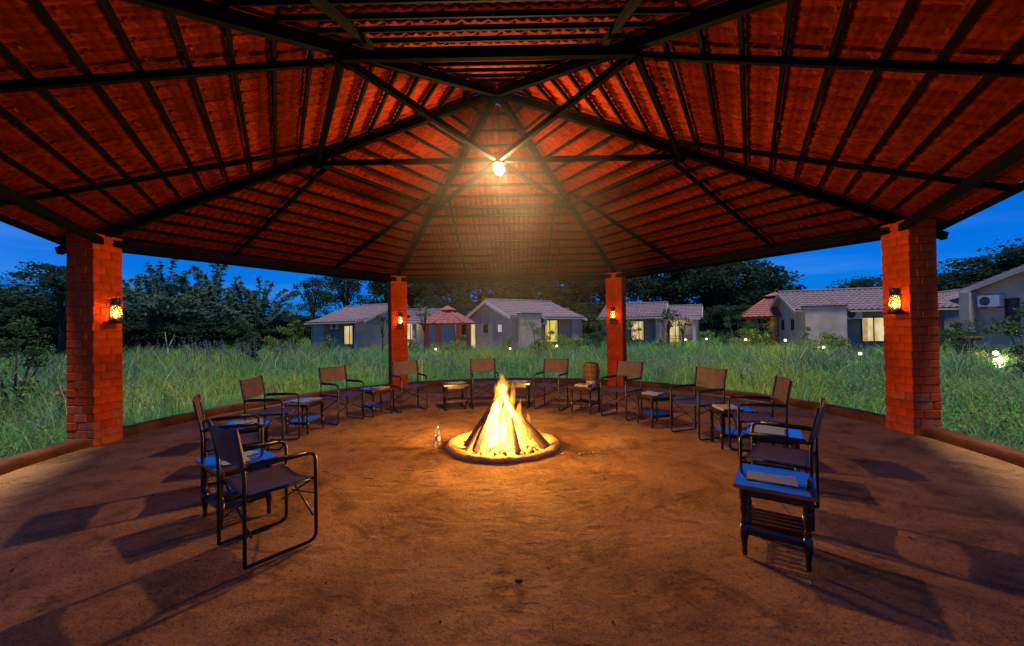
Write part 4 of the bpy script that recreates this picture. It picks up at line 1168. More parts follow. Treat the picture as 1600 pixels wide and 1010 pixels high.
H5.window('g', 1.2, 1.5, 1.45, 2.0, -0.003, 'pane_dim', 'frame', 0); H5.window('g', 3.1, 3.4, 1.45, 2.0, -0.003, 'pane_dim', 'frame', 0)
H5.window('f', 9.0, 9.9, 1.70, 2.05, 2.597, 'pane_y', 'frame', 1)
for h_, u_ in ((H1, 5.25), (H4, 4.05), (H3, 5.45), (H5, 6.45)): downpipe(h_, u_, -0.70 if h_ in (H1, H4) else -0.02, 2.35)
# cottage behind the small gazebo
H2 = House(633, 37, 0, 1, 'small cottage with a little porch gable, behind the hexagonal gazebo')
H2.block(0, 3.0, 0, 4.5, 2.65, 0.42, 'u', 0.4)
H2.block(0.95, 2.45, -1.2, -0.003, 2.35, 0.45, 'v', 0.25, 'porch_wall', 'plaster_b')
H2.window('f', 1.35, 2.15, 0.2, 2.0, -1.203, 'pane', 'frame', 1); H2.window('f', 0.25, 0.80, 0.2, 2.2, -0.003, 'pane_y', 'plaster_b', 0)
# cottage at the bollard lamp, its rake rising
H6 = House(1517, 20.5, -85, 1, 'plastered cottage with a rising verge and wall air conditioner, beside the bright bollard lamp')
H6.block(0, 9.0, 0, 6.5, 3.30, 0.36, 'v', 0.35, overv=0.2)
flat_wall(H6, 'end_block', -0.10, 0.32, -0.5, -0.003, 3.2)
H6.ac(0.95, -0.003, 2.45)
H6.window('f', 1.42, 1.80, 1.15, 2.75, -0.003, 'pane_dim', 'frame', 0)

# ------------------------------------------------------------------ gazebos
def gazebo(px, D, Rr, eave, apex, label, rz, ridge=True):
    p = at_depth(px, 500, D)
    o = empty('gazebo', (p.x, p.y, GZ), R(rz)); tag(o, label, 'gazebo', 'small tiled gazebos')
    MB().lathe([(Rr * 0.80, -0.1), (Rr * 0.80, 0.22), (Rr * 0.76, 0.25)], 6).build('plinth', M['kerb'], o)
    for k in range(6):
        a = R(60 * k); MB().box((Rr * 0.72 * math.cos(a), Rr * 0.72 * math.sin(a), (eave + 0.45) / 2), (0.26, 0.26, eave + 0.10), Matrix.Rotation(a, 3, 'Z')).build('pillar', M['gpillar'], o)
    T = MB(); S = MB(); rt = Rr * 0.27
    for k in range(6):
        a, b = R(60 * k), R(60 * (k + 1)); zt = apex - 0.45
        E_ = [Vector((Rr * math.cos(a), Rr * math.sin(a), eave)), Vector((Rr * math.cos(b), Rr * math.sin(b), eave)), Vector((rt * math.cos(b), rt * math.sin(b), zt)), Vector((rt * math.cos(a), rt * math.sin(a), zt))]
        S.slab(E_, (0, 0, 0.05)); tile_plane(T, *[q + Vector((0, 0, 0.055)) for q in E_], gauge=0.24, period=0.24, lift=0.01)
        MB().tube([E_[0] + Vector((0, 0, 0.10)), E_[3] + Vector((0, 0, 0.10))], 0.07, 7).build('hip_cap', M['hroof2'], o, True)
    ro = S.build('roof', M['hroof2'], o); tag(T.build('tile_courses', M['hroof2'], ro), kind='stuff')
    MB().lathe([(0.05, eave + 0.02), (0.09, eave + 0.08), (0.05, eave + 0.14)], 10).build('ceiling_lamp', M['garden_glow'], o, True)
    point_light('gazebo_light', (p.x, p.y - 0.0, GZ + eave - 0.08), 30, (1.0, 0.72, 0.32), 0.08)
    MB().lathe([(rt * 0.8, apex - 0.46), (rt * 0.8, apex - 0.20)], 6).build('neck', M['frame'], o)
    MB().lathe([(rt * 1.15, apex - 0.20), (rt * 1.18, apex - 0.16), (0.05, apex + 0.12), (0.02, apex + 0.18)], 6).build('cap_roof', M['hroof2'], o)
    return o
gazebo(700, 28.5, 1.95, 2.10, 3.30, 'small hexagonal gazebo with orange pillars, between two cottages behind the pavilion', 10)
gazebo(1212, 30, 2.7, 2.25, 4.0, 'larger tiled gazebo half hidden by the long cottage', 4)

# ------------------------------------------------------------------ foliage helpers
def leaf_quads(P, size, rng, aspect=0.55, droop=0.0, dirs=None):
    n = len(P); d = rng.normal(size=(n, 3)) if dirs is None else dirs + rng.normal(size=(n, 3)) * 0.35
    d[:, 2] -= droop; d /= np.linalg.norm(d, axis=1)[:, None] + 1e-9
    r = rng.normal(size=(n, 3)); s = np.cross(d, r); s /= np.linalg.norm(s, axis=1)[:, None] + 1e-9
    L_ = (np.asarray(size) * np.ones(n))[:, None]; W_ = L_ * aspect
    nn = np.cross(d, s)
    V = np.stack([P - d * L_ * 0.5, P + s * W_ * 0.5 - d * L_ * 0.05 + nn * L_ * 0.06, P + d * L_ * 0.5, P - s * W_ * 0.5 - d * L_ * 0.05 + nn * L_ * 0.06], 1).reshape(-1, 3)
    F = np.arange(4 * n).reshape(-1, 4)
    return V, F
def crown_points(rng, n_cl, leaves, rx, rz, zc, cl_r, spread=0.9, flat=1.0):
    c = rng.normal(size=(n_cl, 3)); c /= np.linalg.norm(c, axis=1)[:, None]; c *= (rng.random((n_cl, 1)) ** 0.45) * spread
    c[:, 0] *= rx; c[:, 1] *= rx; c[:, 2] = c[:, 2] * rz + zc
    w = rng.random(n_cl) + 0.4; w /= w.sum(); k = rng.choice(n_cl, leaves, p=w)
    r_ = cl_r * (0.6 + 0.8 * rng.random(n_cl))[k]
    q = rng.normal(size=(leaves, 3)); q /= np.linalg.norm(q, axis=1)[:, None]; q *= (rng.random((leaves, 1)) ** 0.5) * r_[:, None]
    q[:, 2] *= 0.62 * flat
    return c, c[k] + q
LM = {'dark': leafmat('leaf_dark', (0.030, 0.060, 0.030)), 'mid': leafmat('leaf_mid', (0.055, 0.10, 0.040)), 'bamboo': leafmat('leaf_bamboo', (0.11, 0.20, 0.13)),
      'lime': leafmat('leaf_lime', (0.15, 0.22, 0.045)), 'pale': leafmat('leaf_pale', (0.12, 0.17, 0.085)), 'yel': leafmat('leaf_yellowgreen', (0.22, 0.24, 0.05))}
def tree_meshes(seed, kind):
    """unit tree: about 10 m high, 7 m wide"""
    rng = np.random.default_rng(seed); rnd = random.Random(seed)
    if kind == 'dense': c, P = crown_points(rng, 60, 9500, 3.4, 4.0, 5.6, 1.15); sz = 0.30
    elif kind == 'sparse': c, P = crown_points(rng, 46, 4200, 3.8, 3.6, 6.2, 0.95); sz = 0.24
    else: c, P = crown_points(rng, 34, 5200, 3.9, 2.0, 7.6, 1.05, flat=0.7); sz = 0.24
    V, F = leaf_quads(P, sz * (0.6 + 0.8 * rng.random(len(P))), rng)
    crown = npmesh('crown', V, F, LM['dark'])
    m = MB(); m.tube([(0, 0, -0.2), (0.05, 0.03, 2.0), (0.12, -0.05, 4.2), (0.05, 0.0, 6.6)], [0.30, 0.22, 0.16, 0.06], 9)
    for i in range(0, len(c), 3):
        z0 = rnd.uniform(1.8, 5.2); a = Vector((0.08, 0, z0)); b = Vector(c[i]); mid = a.lerp(b, 0.5) + Vector((0, 0, 0.3))
        m.tube([a, mid, b], [0.08, 0.05, 0.02], 5)
    return crown, m.mesh('trunk', M['bark'], True)
def bamboo_meshes(seed):
    rng = np.random.default_rng(seed); rnd = random.Random(seed); m = MB(); PP = []; DD = []
    for i in range(38):
        a = rnd.uniform(0, 2 * PI); h = rnd.uniform(5.5, 10.5); lean = rnd.uniform(0.6, 4.6); b0 = Vector((0.7 * rnd.uniform(-1, 1), 0.7 * rnd.uniform(-1, 1), -0.1))
        pts = []
        for k in range(10):
            f = k / 9; out = lean * f ** 2.0; z = h * (f - 0.20 * f ** 4 * lean / 2.6)
            pts.append(b0 + Vector((math.cos(a) * out, math.sin(a) * out, z)))
        m.tube(pts, [0.05 * (1 - 0.88 * k / 9) for k in range(10)], 5)
        for k in range(95):
            f = rnd.uniform(0.18, 1.0) ** 0.75; x = f * 9; i0 = min(8, int(x)); p = pts[i0].lerp(pts[i0 + 1], x - i0)
            tan = (pts[i0 + 1] - pts[i0]).normalized(); side = tan.cross(Vector((rnd.gauss(0, 1), rnd.gauss(0, 1), rnd.gauss(0, 1)))).normalized()
            dr = (side + tan * 0.7).normalized(); ln = rnd.uniform(0.35, 0.85) * (1.1 - f * 0.75)
            for q in range(7):
                t = p + dr * ln * (q + 1) / 7 + Vector((0, 0, -0.22 * ln * ((q + 1) / 7) ** 2)); PP.append(tuple(t)); DD.append((dr.x, dr.y, dr.z - 0.55))
    P = np.array(PP); V, F = leaf_quads(P, 0.20 + 0.20 * rng.random(len(P)), rng, 0.20, 0.25, np.array(DD))
    return npmesh('foliage', V, F, LM['bamboo']), m.mesh('culms', M['bark'], True)
DENSE = [tree_meshes(300 + i, 'dense') for i in range(4)]; SPARSE = [tree_meshes(320 + i, 'sparse') for i in range(2)]; FLAT = [tree_meshes(340, 'flat')]
BAM = [bamboo_meshes(360 + i) for i in range(2)]
def plant(kind, px, D, ytop, width, label, name='tree', group='trees around the meadow', leaf=None):
    base = at_depth(px, 500, D); top = at_depth(px, ytop, D).z - GZ
    src = {'dense': DENSE, 'sparse': SPARSE, 'flat': FLAT, 'bamboo': BAM}[kind]; i = int(abs(px) * 7 + D) % len(src)
    cr_, tr_ = src[i]
    o = empty(name, (base.x, base.y, GZ), (px * 1.7) % 6.28); o.scale = (width / 7.5, width / 7.5, top / 10.0)
    tag(o, label, 'bamboo' if kind == 'bamboo' else 'tree', group)
    a = link('foliage' if kind == 'bamboo' else 'crown', cr_, o); link('culms' if kind == 'bamboo' else 'trunk', tr_, o)
    if leaf:
        a.material_slots[0].link = 'OBJECT'; a.material_slots[0].material = LM[leaf]
    return o
BG = 'bamboo clumps along the meadow'
plant('bamboo', 262, 34, 398, 8.5, 'tall arching bamboo clump right beside the lantern pillar, leaning towards it', 'bamboo_clump', BG)
plant('bamboo', 330, 36, 392, 9.5, 'tallest dark bamboo clump in the thicket by the meadow', 'bamboo_clump', BG)
plant('bamboo', 398, 35, 425, 8.0, 'lower feathery bamboo clump ending the thicket towards the cottages', 'bamboo_clump', BG)
plant('bamboo', 225, 40, 410, 8.0, 'bamboo clump standing behind the leaning one at the lantern pillar', 'bamboo_clump', BG)
plant('dense', 20, 30, 432, 9, 'round leafy tree at the open end of the meadow, beyond the lantern pillar')
plant('flat', 98, 27, 392, 6, 'layered flat-topped tree rising beside the brick lantern pillar')
plant('dense', -60, 32, 425, 9, 'leafy tree at the far edge of the meadow, past the round one')
plant('dense', 150, 36, 440, 9, 'dark tree hidden behind the brick lantern pillar')
for i, (px, D, yt, w, lb) in enumerate([(30, 27, 470, 7, 'low dark thicket tree under the round leafy tree'), (135, 30, 470, 7, 'low dark thicket tree behind the lantern pillar'), (235, 33, 500, 7, 'low dark thicket tree at the foot of the leaning bamboo'),
     (300, 34, 497, 7, 'low dark thicket tree at the foot of the tallest bamboo'), (365, 34, 498, 7, 'low dark thicket tree between the two outer bamboo clumps'), (425, 36, 492, 7, 'low dark thicket tree next to the first cottage')]):
    plant('dense', px, D, yt, w, lb, 'thicket_tree')
plant('dense', 455, 58, 487, 9, 'small far tree seen over the shrub by the first cottage')
plant('sparse', 540, 46, 385, 9.5, 'open airy tree with sky showing through, behind the air-conditioned cottage roof')
plant('sparse', 488, 50, 415, 6, 'thin airy tree in front of the bright cloud streak')
plant('sparse', 603, 52, 395, 8, 'airy tree behind the pillar by the small gazebo')
for i, (px, D, yt, w, lb) in enumerate([(655, 50, 372, 10, 'dark tree over the small porch cottage'), (715, 46, 350, 11, 'tall dark tree over the hexagonal gazebo'), (775, 50, 345, 11, 'tall dark tree over the gable with two small windows'),
     (835, 46, 340, 11, 'tall dark tree over the cottage ridge behind the bonfire'), (895, 48, 350, 11, 'tall dark tree over the cottage wing with the high window'), (950, 44, 380, 9, 'dark tree behind the pillar next to the basket'),
     (690, 42, 455, 8, 'lower dark tree right behind the hexagonal gazebo'), (930, 38, 465, 7, 'lower dark tree at the end of the cottage wing'),
     (1062, 48, 375, 11, 'large dark tree over the broad saplings gable'), (1122, 45, 380, 10, 'large dark tree over the lit porch cottage'), (1180, 46, 398, 9.5, 'large dark tree ending against open sky over the larger gazebo'),
     (1150, 38, 470, 7, 'lower dark tree between the lit porch and the larger gazebo')]):
    plant('dense', px, D, yt, w, lb)
plant('sparse', 1008, 50, 385, 9, 'loose tree with blue sky glinting through, beside the basket pillar')
for i, (px, D, yt, w, lb) in enumerate([(1248, 66, 448, 9, 'far low tree just over the long cottage gable'), (1300, 70, 446, 11, 'far low tree over the long cottage ridge'), (1350, 62, 424, 10, 'far tree touching the thick lantern pillar'),
     (1420, 60, 420, 12, 'far tree hidden behind the thick lantern pillar'), (1490, 50, 412, 11, 'dark tree over the wing with the small lit window'), (1540, 46, 400, 11, 'dark tree over the air conditioner of the verge cottage'),
     (1590, 44, 368, 12, 'highest dark tree over the rising verge'), (1660, 42, 360, 12, 'dark tree beyond the rising verge')]):
    plant('dense', px, D, yt, w, lb)
# far wood closing the horizon
rng = np.random.default_rng(77); n = 26000
ang = rng.uniform(-1.15, 1.15, n); Dw = rng.uniform(78, 92, n)
hh = np.array([4.5 + 2.2 * vz(a * 9, 0.3, 1.0) + 1.0 * vz(a * 40, 0.7, 2.0) for a in ang]); zz = GZ + hh * rng.random(n) ** 0.6
P = np.stack([Dw * np.sin(ang), Dw * np.cos(ang) - 6, zz], 1)
V, F = leaf_quads(P, 0.9 + 0.8 * rng.random(n), rng, 0.8)
tag(link('distant_wood', npmesh('distant_wood', V, F, LM['dark'])), 'far dark belt of woodland closing the meadow', 'wood', kind='stuff')

# ------------------------------------------------------------------ garden shrubs and saplings
def shrub(px, D, ytop, width, leaf, label, n=1400, size=0.11, zc=0.55, aspect=0.5, name='shrub', stems=6):
    base = at_depth(px, 500, D); h = at_depth(px, ytop, D).z - GZ; rng = np.random.default_rng(int(px * 13 + D))
    o = empty(name, (base.x, base.y, GZ)); tag(o, label, 'shrub' if name == 'shrub' else 'sapling', 'shrubs and saplings in the garden')
    c, P = crown_points(rng, 16, n, width / 2, h * (0.45 if zc < 0.7 else 0.22), h * zc, width * 0.17)
    P[:, 2] = np.abs(P[:, 2])
    V, F = leaf_quads(P, size * (0.6 + 0.8 * rng.random(len(P))), rng, aspect)
    link('crown', npmesh('crown', V, F, LM[leaf]), o)
    m = MB(); r_ = max(0.010, 0.012 * h)
    if zc > 0.7:
        m.tube([(0, 0, -0.1), (0.03, 0, h * 0.45), (0, 0.02, h * 0.8)], [r_ * 1.6, r_ * 1.2, r_ * 0.5], 6)
        for q in c[::2]: m.tube([(0.02, 0, h * 0.45), tuple(q)], [r_ * 0.7, r_ * 0.3], 5)
    else:
        for q in c[:stems]: m.tube([(0.03 * q[0], 0.03 * q[1], -0.05), (q[0] * 0.5, q[1] * 0.5, q[2] * 0.55), tuple(q)], [r_, r_ * 0.8, r_ * 0.4], 5)
    link('stem', m.mesh('stem', M['bark'], True), o); return o
shrub(440, 24, 505, 1.7, 'lime', 'bright green bushy shrub in the grass near the first cottage')
shrub(462, 26, 498, 1.2, 'lime', 'slender bright green shrub beside the first cottage wall')
shrub(382, 22, 490, 1.5, 'mid', 'ragged shrub at the end of the bamboo thicket')
shrub(398, 20, 512, 1.1, 'mid', 'low ragged shrub in front of the bamboo thicket')
shrub(508, 27, 520, 1.5, 'pale', 'pale weed shrub under the air conditioner of the first cottage', 700)
shrub(597, 25, 492, 1.0, 'mid', 'leafy sapling beside the pillar near the small gazebo', 260, 0.10, 0.85, name='sapling')
shrub(663, 24.5, 475, 1.1, 'pale', 'thin pale sapling in front of the porch cottage and gazebo', 420, 0.10, 0.85, name='sapling')
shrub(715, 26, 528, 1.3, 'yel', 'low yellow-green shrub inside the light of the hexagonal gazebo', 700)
shrub(643, 27, 520, 0.9, 'lime', 'low green shrub at the small cottage doorway', 500)
shrub(790, 25.5, 524, 1.2, 'lime', 'low bright shrub at the gable wall behind the bonfire', 600)
shrub(838, 24.5, 484, 2.0, 'pale', 'tall pale bush screening the yellow window behind the bonfire', 1500, 0.09)
shrub(858, 24, 520, 1.8, 'yel', 'yellow-green bush under the yellow window behind the bonfire', 1100)
shrub(888, 24, 514, 1.9, 'lime', 'green bush below the high window of the cottage wing', 1100)
shrub(933, 27, 488, 2.0, 'mid', 'tall green bush beside the basket pillar', 1600)
shrub(925, 25, 516, 2.0, 'mid', 'spreading green bush at the end of the cottage wing', 1200)
shrub(985, 27, 500, 1.4, 'lime', 'bright green bush beside the broad gable cottage', 800)
shrub(1043, 26, 484, 1.5, 'mid', 'rounded sapling in front of the broad gable', 520, 0.12, 0.82, name='sapling')
shrub(1066, 26.5, 492, 1.3, 'dark', 'crooked dark sapling in front of the broad gable', 220, 0.12, 0.86, name='sapling')
shrub(1032, 26, 516, 0.9, 'yel', 'small yellowish shrub under the rounded sapling', 400)
shrub(1152, 28, 484, 2.6, 'mid', 'big dark-green bush between the lit porch and the larger gazebo', 2200)
shrub(1160, 25, 508, 1.9, 'lime', 'light green bush in front of the larger gazebo', 1200)
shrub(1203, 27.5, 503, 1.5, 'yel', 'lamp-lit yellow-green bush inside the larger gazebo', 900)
shrub(1277, 21.5, 520, 2.2, 'lime', 'low lime shrub at the blank wall of the long cottage', 1100)
shrub(1302, 21, 519, 1.6, 'yel', 'low yellowish shrub under the air conditioner of the long cottage', 800)
shrub(1262, 22, 508, 1.0, 'pale', 'wispy pale weed at the corner of the long cottage', 300)
shrub(1483, 19, 500, 2.2, 'mid', 'dark hedge bush below the small lit window', 1800)
shrub(1516, 15.5, 493, 1.6, 'mid', 'leafy bush in front of the verge cottage corner', 1300, 0.10)
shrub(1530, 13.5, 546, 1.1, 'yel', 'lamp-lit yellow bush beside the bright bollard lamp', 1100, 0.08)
shrub(1604, 12.5, 470, 1.8, 'mid', 'tall leafy plant against the verge cottage wall', 900, 0.12)
shrub(22, 9.5, 478, 1.5, 'mid', 'bright green bush beyond the brick lantern pillar', 1300, 0.085, 0.62)
shrub(8, 8.5, 555, 1.2, 'lime', 'small bright weed bush in the grass beyond the kerb', 160, 0.12)
shrub(95, 8.2, 578, 0.4, 'yel', 'yellow-green leafy sprig poking out beside the brick lantern pillar', 60, 0.10)
shrub(1590, 10, 560, 0.7, 'mid', 'thin weed in front of the lit path', 160, 0.10)
# bare forked sapling
bs = empty('bare_sapling', at_depth(262, 500, 24)); bs.location.z = GZ; tag(bs, 'bare forked dead sapling standing in front of the bamboo', 'sapling')
MB().tube([(0, 0, -0.1), (0.02, 0, 0.5), (0.0, 0, 0.95)], [0.035, 0.03, 0.026], 6).build('trunk', M['paper'], bs, True)
for e in ((-0.25, 0.1, 1.9), (0.42, 0.0, 1.75), (0.18, 0.1, 1.45)):
    MB().tube([(0.0, 0, 0.90), (e[0] * 0.5, e[1] * 0.5, 0.9 + (e[2] - 0.9) * 0.4), e], [0.022, 0.017, 0.008], 5).build('branch', M['paper'], bs, True)

# ------------------------------------------------------------------ path, bollard lamp, garden lights, garden table
def ribbon(pts, w, z, name, mt):
    vs = []; fs = []; n = len(pts)
    for i in range(n):
        a, b = Vector(pts[max(0, i - 1)]), Vector(pts[min(n - 1, i + 1)]); d = (b - a).normalized(); s_ = Vector((-d.y, d.x))
        p = Vector(pts[i]); vs += [(p.x + s_.x * w / 2, p.y + s_.y * w / 2, z), (p.x - s_.x * w / 2, p.y - s_.y * w / 2, z)]
    for i in range(n - 1): fs.append((2 * i, 2 * i + 1, 2 * i + 3, 2 * i + 2))
    return tag(MB().add(vs, fs).build(name, mt), kind='structure')
PATH = [(24, 7.2), (20.5, 8.2), (17.6, 9.6), (15.2, 12.2), (12.4, 15.0), (8.5, 17.0), (4, 18.0), (-1, 18.6), (-4.5, 20), (-6, 23)]
PATHF = []
for i in range(len(PATH) - 1):
    for k in range(6):
        t = k / 6; PATHF.append((PATH[i][0] * (1 - t) + PATH[i + 1][0] * t, PATH[i][1] * (1 - t) + PATH[i + 1][1] * t))
ribbon(PATHF, 1.1, GZ + 0.065, 'garden_path', M['path'])
GL = [(681, 546, 23.5), (797, 545, 24), (870, 541, 23), (1071, 531, 27), (1104, 530, 26.5), (1165, 531, 24), (1227, 532, 21.5), (1287, 543, 19.5), (1344, 553, 16.5)]
GLB = ['at the foot of the hexagonal gazebo', 'at the gable with two small windows', 'under the high window of the cottage wing', 'in front of the rounded sapling', 'beside the lit porch', 'in front of the larger gazebo', 'at the corner of the long cottage', 'under the blank wall of the long cottage', 'out in the grass before the wide lit window']
def garden_light():
    r = empty('garden_light')
    MB().tube([(0, 0, -0.7), (0, 0, -0.06)], 0.02, 6).build('stake', M['bollard'], r)
    MB().lathe([(0.05, -0.065), (0.055, -0.05)], 10).build('collar', M['bollard'], r)
    MB().lathe([(0.045, -0.05), (0.06, 0.0), (0.045, 0.05), (0.01, 0.065)], 10).build('lamp_head', M['garden_glow'], r, True)
    return r
gl0 = garden_light()
for i, (px, py, D) in enumerate(GL):
    o = gl0 if i == 0 else copy_tree(gl0); p = at_depth(px, py, D); p.z = max(p.z, GZ + 0.30); o.location = p
    tag(o, 'small glowing garden light ' + GLB[i], 'garden light', 'garden lights in the grass')
    point_light('garden_light_glow', p + Vector((0, -0.02, 0.10)), (40 if i == 0 else 26), (1.0, 0.80, 0.36), 0.07)
bp = at_depth(1561, 567, 13.2); bo = empty('bollard_lamp', (bp.x, bp.y, GZ)); tag(bo, 'bright white bollard lamp glowing beside the path and verge cottage', 'lamp')
hz_ = bp.z - GZ
MB().lathe([(0.05, 0), (0.05, hz_ - 0.16)], 12).build('post', M['bollard'], bo)
MB().lathe([(0.10, hz_ - 0.16), (0.12, hz_ - 0.10), (0.12, hz_ + 0.10), (0.10, hz_ + 0.14)], 14).build('lamp_glass', M['bollard_glow'], bo, True)
MB().lathe([(0.13, hz_ + 0.14), (0.14, hz_ + 0.16), (0.05, hz_ + 0.20)], 14).build('cap', M['bollard'], bo)
point_light('bollard_light', bp + Vector((-0.2, -0.25, 0.12)), 110, (1.0, 0.88, 0.55), 0.10)
bp2 = at_depth(1556, 552, 13.6); b2 = empty('globe_lamp', (bp2.x, bp2.y, GZ)); tag(b2, 'small round globe lamp just behind the bright bollard lamp', 'lamp')
MB().tube([(0, 0, 0), (0, 0, bp2.z - GZ - 0.06)], 0.02, 8).build('post', M['bollard'], b2)
MB().lathe([(0.02, -0.075), (0.06, -0.045), (0.075, 0), (0.06, 0.045), (0.01, 0.075)], 12, (0, 0, bp2.z - GZ)).build('globe', M['bollard_glow'], b2, True)
tp = at_depth(1509, 526, 15.5); gt = empty('garden_table', (tp.x, tp.y, GZ), R(20)); tag(gt, 'weathered plank table on two posts behind the bollard lamp', 'table')
h_ = tp.z - GZ
for i in range(5): MB().box((0, -0.24 + 0.12 * i, h_ - 0.03), (0.95, 0.11, 0.05)).build('plank', M['plank'], gt)
for s_ in (-0.34, 0.34):
    MB().box((s_, 0, (h_ - 0.06) / 2), (0.09, 0.09, h_ - 0.06)).build('post', M['plank'], gt)
    MB().box((s_, 0, h_ - 0.10), (0.07, 0.52, 0.085)).build('bearer', M['plank'], gt)
MB().box((0, 0, h_ - 0.22), (0.60, 0.04, 0.08)).build('stretcher', M['plank'], gt)
# edging stones of the path by the bollard
for i in range(9):
    q = at_depth(1545 + i * 10, 575, 12.4 - i * 0.12); o = stone_mesh(80 + i, 0.13 + 0.03 * (i % 3)).build('edging_stone', M['path'], None, True)
    o.location = (q.x, q.y, GZ + 0.05); o.rotation_euler = (0, 0, i); tag(o, 'pale edging stone of the path beside the bright bollard lamp', 'stone', 'path edging stones by the bollard')

# ------------------------------------------------------------------ meadow grass
houses = [(h.o.location.x, h.o.location.y, h.o.rotation_euler.z, h.g) for h in (H1, H3, H4, H5, H2, H6)]
def grass(name, bands, base_col, seed, label, hgt, wid, clump=None):
    rng = np.random.default_rng(seed); X = []
    for (r0, r1, dens, hs, ws) in bands:
        a0, a1 = R(-24), R(204); area = (a1 - a0) / 2 * (r1 * r1 - r0 * r0); n = int(area * dens)
        a = rng.uniform(a0, a1, n); r_ = np.sqrt(rng.uniform(r0 * r0, r1 * r1, n))
        x, y = r_ * np.cos(a), r_ * np.sin(a)
        X.append(np.stack([x, y, np.full(n, hs), np.full(n, ws)], 1))
    X = np.concatenate(X)
    if clump:
        X = np.repeat(X, clump[0], 0); X[:, :2] += rng.normal(size=(len(X), 2)) * clump[1]; X = X[np.hypot(X[:, 0], X[:, 1]) > 6.15]
    # keep what the lens or a step to the side could see
    D = X[:, 1] + 6.01; u = np.abs(X[:, 0] - 0.2) / np.maximum(D, 0.3)
    X = X[(D > 2.0) & (u < 1.50)]
    for hx, hy, rz, g in houses:
        dx, dy = X[:, 0] - hx, X[:, 1] - hy; lu = (dx * math.cos(rz) + dy * math.sin(rz)) * g; lv = -dx * math.sin(rz) + dy * math.cos(rz)
        X = X[~((lu > -0.2) & (lu < 5.0) & (lv > -0.2) & (lv < 5.5))]
    pa = np.array(PATHF)
    dmin = np.full(len(X), 1e9)
    for q in pa: dmin = np.minimum(dmin, (X[:, 0] - q[0]) ** 2 + (X[:, 1] - q[1]) ** 2)
    X = X[dmin > 0.62 ** 2]
    # clumping
    def fbm(x, y, s, o): 
        return (np.sin(x * s * 1.3 + o) * np.cos(y * s * 1.1 - o * 1.7) + 0.6 * np.sin(x * s * 2.7 - y * s * 1.9 + o * 2.3) + 0.4 * np.cos(x * s * 4.1 + y * s * 5.3 + o)) / 2.0
    cl = fbm(X[:, 0], X[:, 1], 0.55, 0.3) + 0.6 * fbm(X[:, 0], X[:, 1], 1.9, 2.0)
    X = X[rng.random(len(X)) < np.clip(0.80 + 0.35 * cl[:len(X)], 0.25, 1)]
    n = len(X); cl = fbm(X[:, 0], X[:, 1], 0.55, 0.3) + 0.6 * fbm(X[:, 0], X[:, 1], 1.9, 2.0); sp = fbm(X[:, 0], X[:, 1], 0.33, 5.0); sp2 = fbm(X[:, 0], X[:, 1], 0.8, 9.0)
    h = X[:, 2] * hgt * (0.55 + 0.75 * rng.random(n)) * np.clip(0.98 + 0.42 * cl, 0.38, 1.9); w = X[:, 3] * wid * (0.7 + 0.6 * rng.random(n))
    az = rng.uniform(0, 2 * PI, n); ben = h * rng.uniform(0.10, 0.95, n); ba = rng.uniform(0, 2 * PI, n)
    sx, sy = np.cos(az) * w / 2, np.sin(az) * w / 2; bx, by = np.cos(ba) * ben, np.sin(ba) * ben
    z0 = np.full(n, GZ - 0.01)
    def row(f, k): 
        return (np.stack([X[:, 0] - sx * k + bx * f ** 2, X[:, 1] - sy * k + by * f ** 2, z0 + h * f * (1 - 0.15 * f)], 1), np.stack([X[:, 0] + sx * k + bx * f ** 2, X[:, 1] + sy * k + by * f ** 2, z0 + h * f * (1 - 0.15 * f)], 1))
    a, b = row(0.0, 1.0); c, d = row(0.55, 0.85); e, f_ = row(1.0, 0.12)
    V = np.stack([a, b, c, d, e, f_], 1).reshape(-1, 3); i6 = (np.arange(n) * 6)[:, None]
    F = np.concatenate([i6 + np.array([[0, 1, 3, 2]]), i6 + np.array([[2, 3, 5, 4]])], 0)
    me = npmesh(name, V, F, leafmat(name, base_col, 0.40, 0.35, True, 1.1))
    # species tone: patches of blue-green, yellow-green and dry straw
    t = np.ones((n, 4)); y_ = np.clip(sp * 1.3, 0, 1)[:, None]; s_ = np.clip(sp2 * 1.2 - 0.25, 0, 1)[:, None] 
    col = np.array([[0.75, 1.0, 0.95]]) * (1 - y_) + np.array([[1.75, 1.35, 0.55]]) * y_
    col = col * (1 - s_ * 0.6) + np.array([[1.9, 1.6, 1.7]]) * s_ * 0.6
    dry = (rng.random(n) < 0.06)[:, None]; col = np.where(dry, np.array([[2.6, 1.9, 1.5]]), col); t[:, :3] = col
    at = me.attributes.new('tone', 'FLOAT_COLOR', 'POINT'); at.data.foreach_set('color', np.repeat(t, 6, 0).astype(np.float32).ravel())
    tag(link(name, me), label, 'grass', kind='stuff')
grass('meadow_grass', [(6.14, 9, 900, 0.31, 0.0070), (9, 13, 520, 0.46, 0.010), (13, 20, 210, 0.56, 0.015), (20, 34, 80, 0.66, 0.025), (34, 62, 8, 0.9, 0.10)], (0.125, 0.235, 0.068), 5, 'tall tangled green meadow grass round the pavilion', 1.0, 1.0)
grass('sedge_clumps', [(6.4, 12, 0.9, 0.78, 0.012), (12, 22, 0.5, 0.85, 0.02), (22, 33, 0.3, 0.9, 0.032)], (0.085, 0.165, 0.085), 15, 'dark blue-green sedge clumps standing out of the meadow grass', 1.0, 1.0, (34, 0.13))
grass('dry_stalks', [(6.3, 12, 16, 0.85, 0.007), (12, 24, 7, 1.0, 0.013)], (0.30, 0.25, 0.16), 25, 'thin dry straw stalks rising above the meadow grass', 1.0, 1.0)
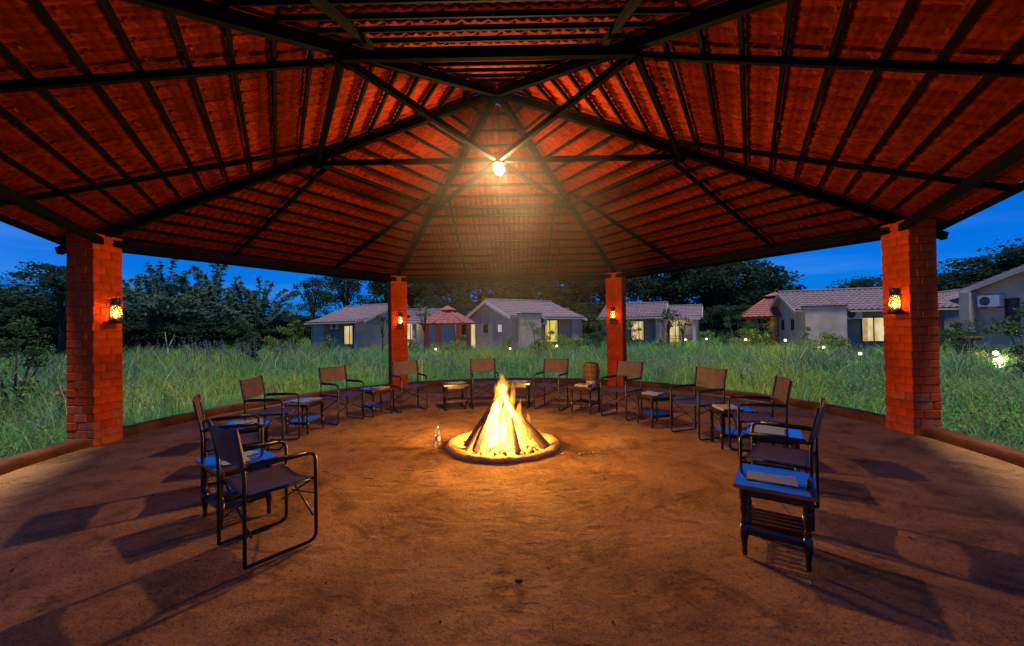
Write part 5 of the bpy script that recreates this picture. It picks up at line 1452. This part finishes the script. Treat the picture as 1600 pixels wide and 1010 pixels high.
# pale flowering heads
def plumes():
    rng = np.random.default_rng(31); PP = []; DD = []; rnd = random.Random(8); m = MB()
    def spot(x, y, k, hs, rad):
        for i in range(max(2, k * 2 // 3)):
            X_, Y_ = x + rnd.gauss(0, rad), y + rnd.gauss(0, rad * 0.5); h = hs * rnd.uniform(0.75, 1.25); lx, ly = rnd.gauss(0, 0.10), rnd.gauss(0, 0.10)
            m.tube([(X_, Y_, GZ), (X_ + lx * 0.4, Y_ + ly * 0.4, GZ + h * 0.6), (X_ + lx, Y_ + ly, GZ + h)], [0.006, 0.005, 0.003], 3, False)
            for q in range(14):
                f = rnd.uniform(0.72, 1.04); PP.append((X_ + lx * f + rnd.gauss(0, 0.022), Y_ + ly * f + rnd.gauss(0, 0.022), GZ + h * f)); DD.append((rnd.gauss(0, 0.5), rnd.gauss(0, 0.5), 1.0))
    for px, D, k, hs, rad in [(300, 19, 45, 1.25, 1.1), (325, 20, 60, 1.3, 1.0), (270, 19, 30, 1.2, 1.0), (360, 19, 25, 1.2, 0.9), (440, 21, 40, 1.2, 1.0), (465, 22, 30, 1.15, 0.8), (75, 10.5, 26, 1.05, 0.5), (205, 7.6, 4, 1.0, 0.05), (50, 14, 22, 1.2, 0.8), (385, 17, 20, 1.1, 0.8),
                               (1290, 14.5, 40, 0.85, 1.2), (1250, 13.5, 40, 0.8, 1.0), (1130, 12, 40, 0.7, 1.2), (1010, 13, 30, 0.75, 1.0), (1330, 12, 30, 0.8, 0.9), (1270, 18, 30, 0.9, 1.0), (700, 14, 20, 0.75, 1.2), (850, 14, 20, 0.75, 1.4)]:
        p = at_depth(px, 520, D); spot(p.x, p.y, k, hs, rad)
    P = np.array(PP); V, F = leaf_quads(P, 0.04 + 0.05 * rng.random(len(P)), rng, 0.22, 0, np.array(DD))
    tag(link('flowering_grass', npmesh('flowering_grass', V, F, leafmat('plume', (0.30, 0.30, 0.29), 0.3, 0.4))), 'pale silky flowering grass heads over the meadow', 'grass', kind='stuff')
    tag(m.build('flowering_grass_stalks', LM['pale']), 'thin stalks under the pale flowering grass heads', 'grass', kind='stuff')
plumes()
# broad-leaved weeds among the grass
rng = np.random.default_rng(91); n = 1700
a = rng.uniform(R(-20), R(200), n); r_ = np.sqrt(rng.uniform(6.3 ** 2, 17 ** 2, n)); cx, cyv = r_ * np.cos(a), r_ * np.sin(a)
k = np.repeat(np.arange(n), 34); P = np.stack([cx[k], cyv[k], np.zeros(len(k))], 1) + rng.normal(size=(len(k), 3)) * np.array([0.14, 0.14, 0.0])
P[:, 2] = GZ + 0.12 + (rng.random(len(k)) * (0.25 + 0.35 * rng.random(n)[k]))
V, F = leaf_quads(P, 0.03 + 0.045 * rng.random(len(k)), rng, 0.45)
tag(link('meadow_weeds', npmesh('meadow_weeds', V, F, leafmat('weed_leaf', (0.13, 0.21, 0.055), 0.45, 0.35, False, 0.8))), 'low broad-leaved weeds scattered through the meadow grass', 'weeds', kind='stuff')
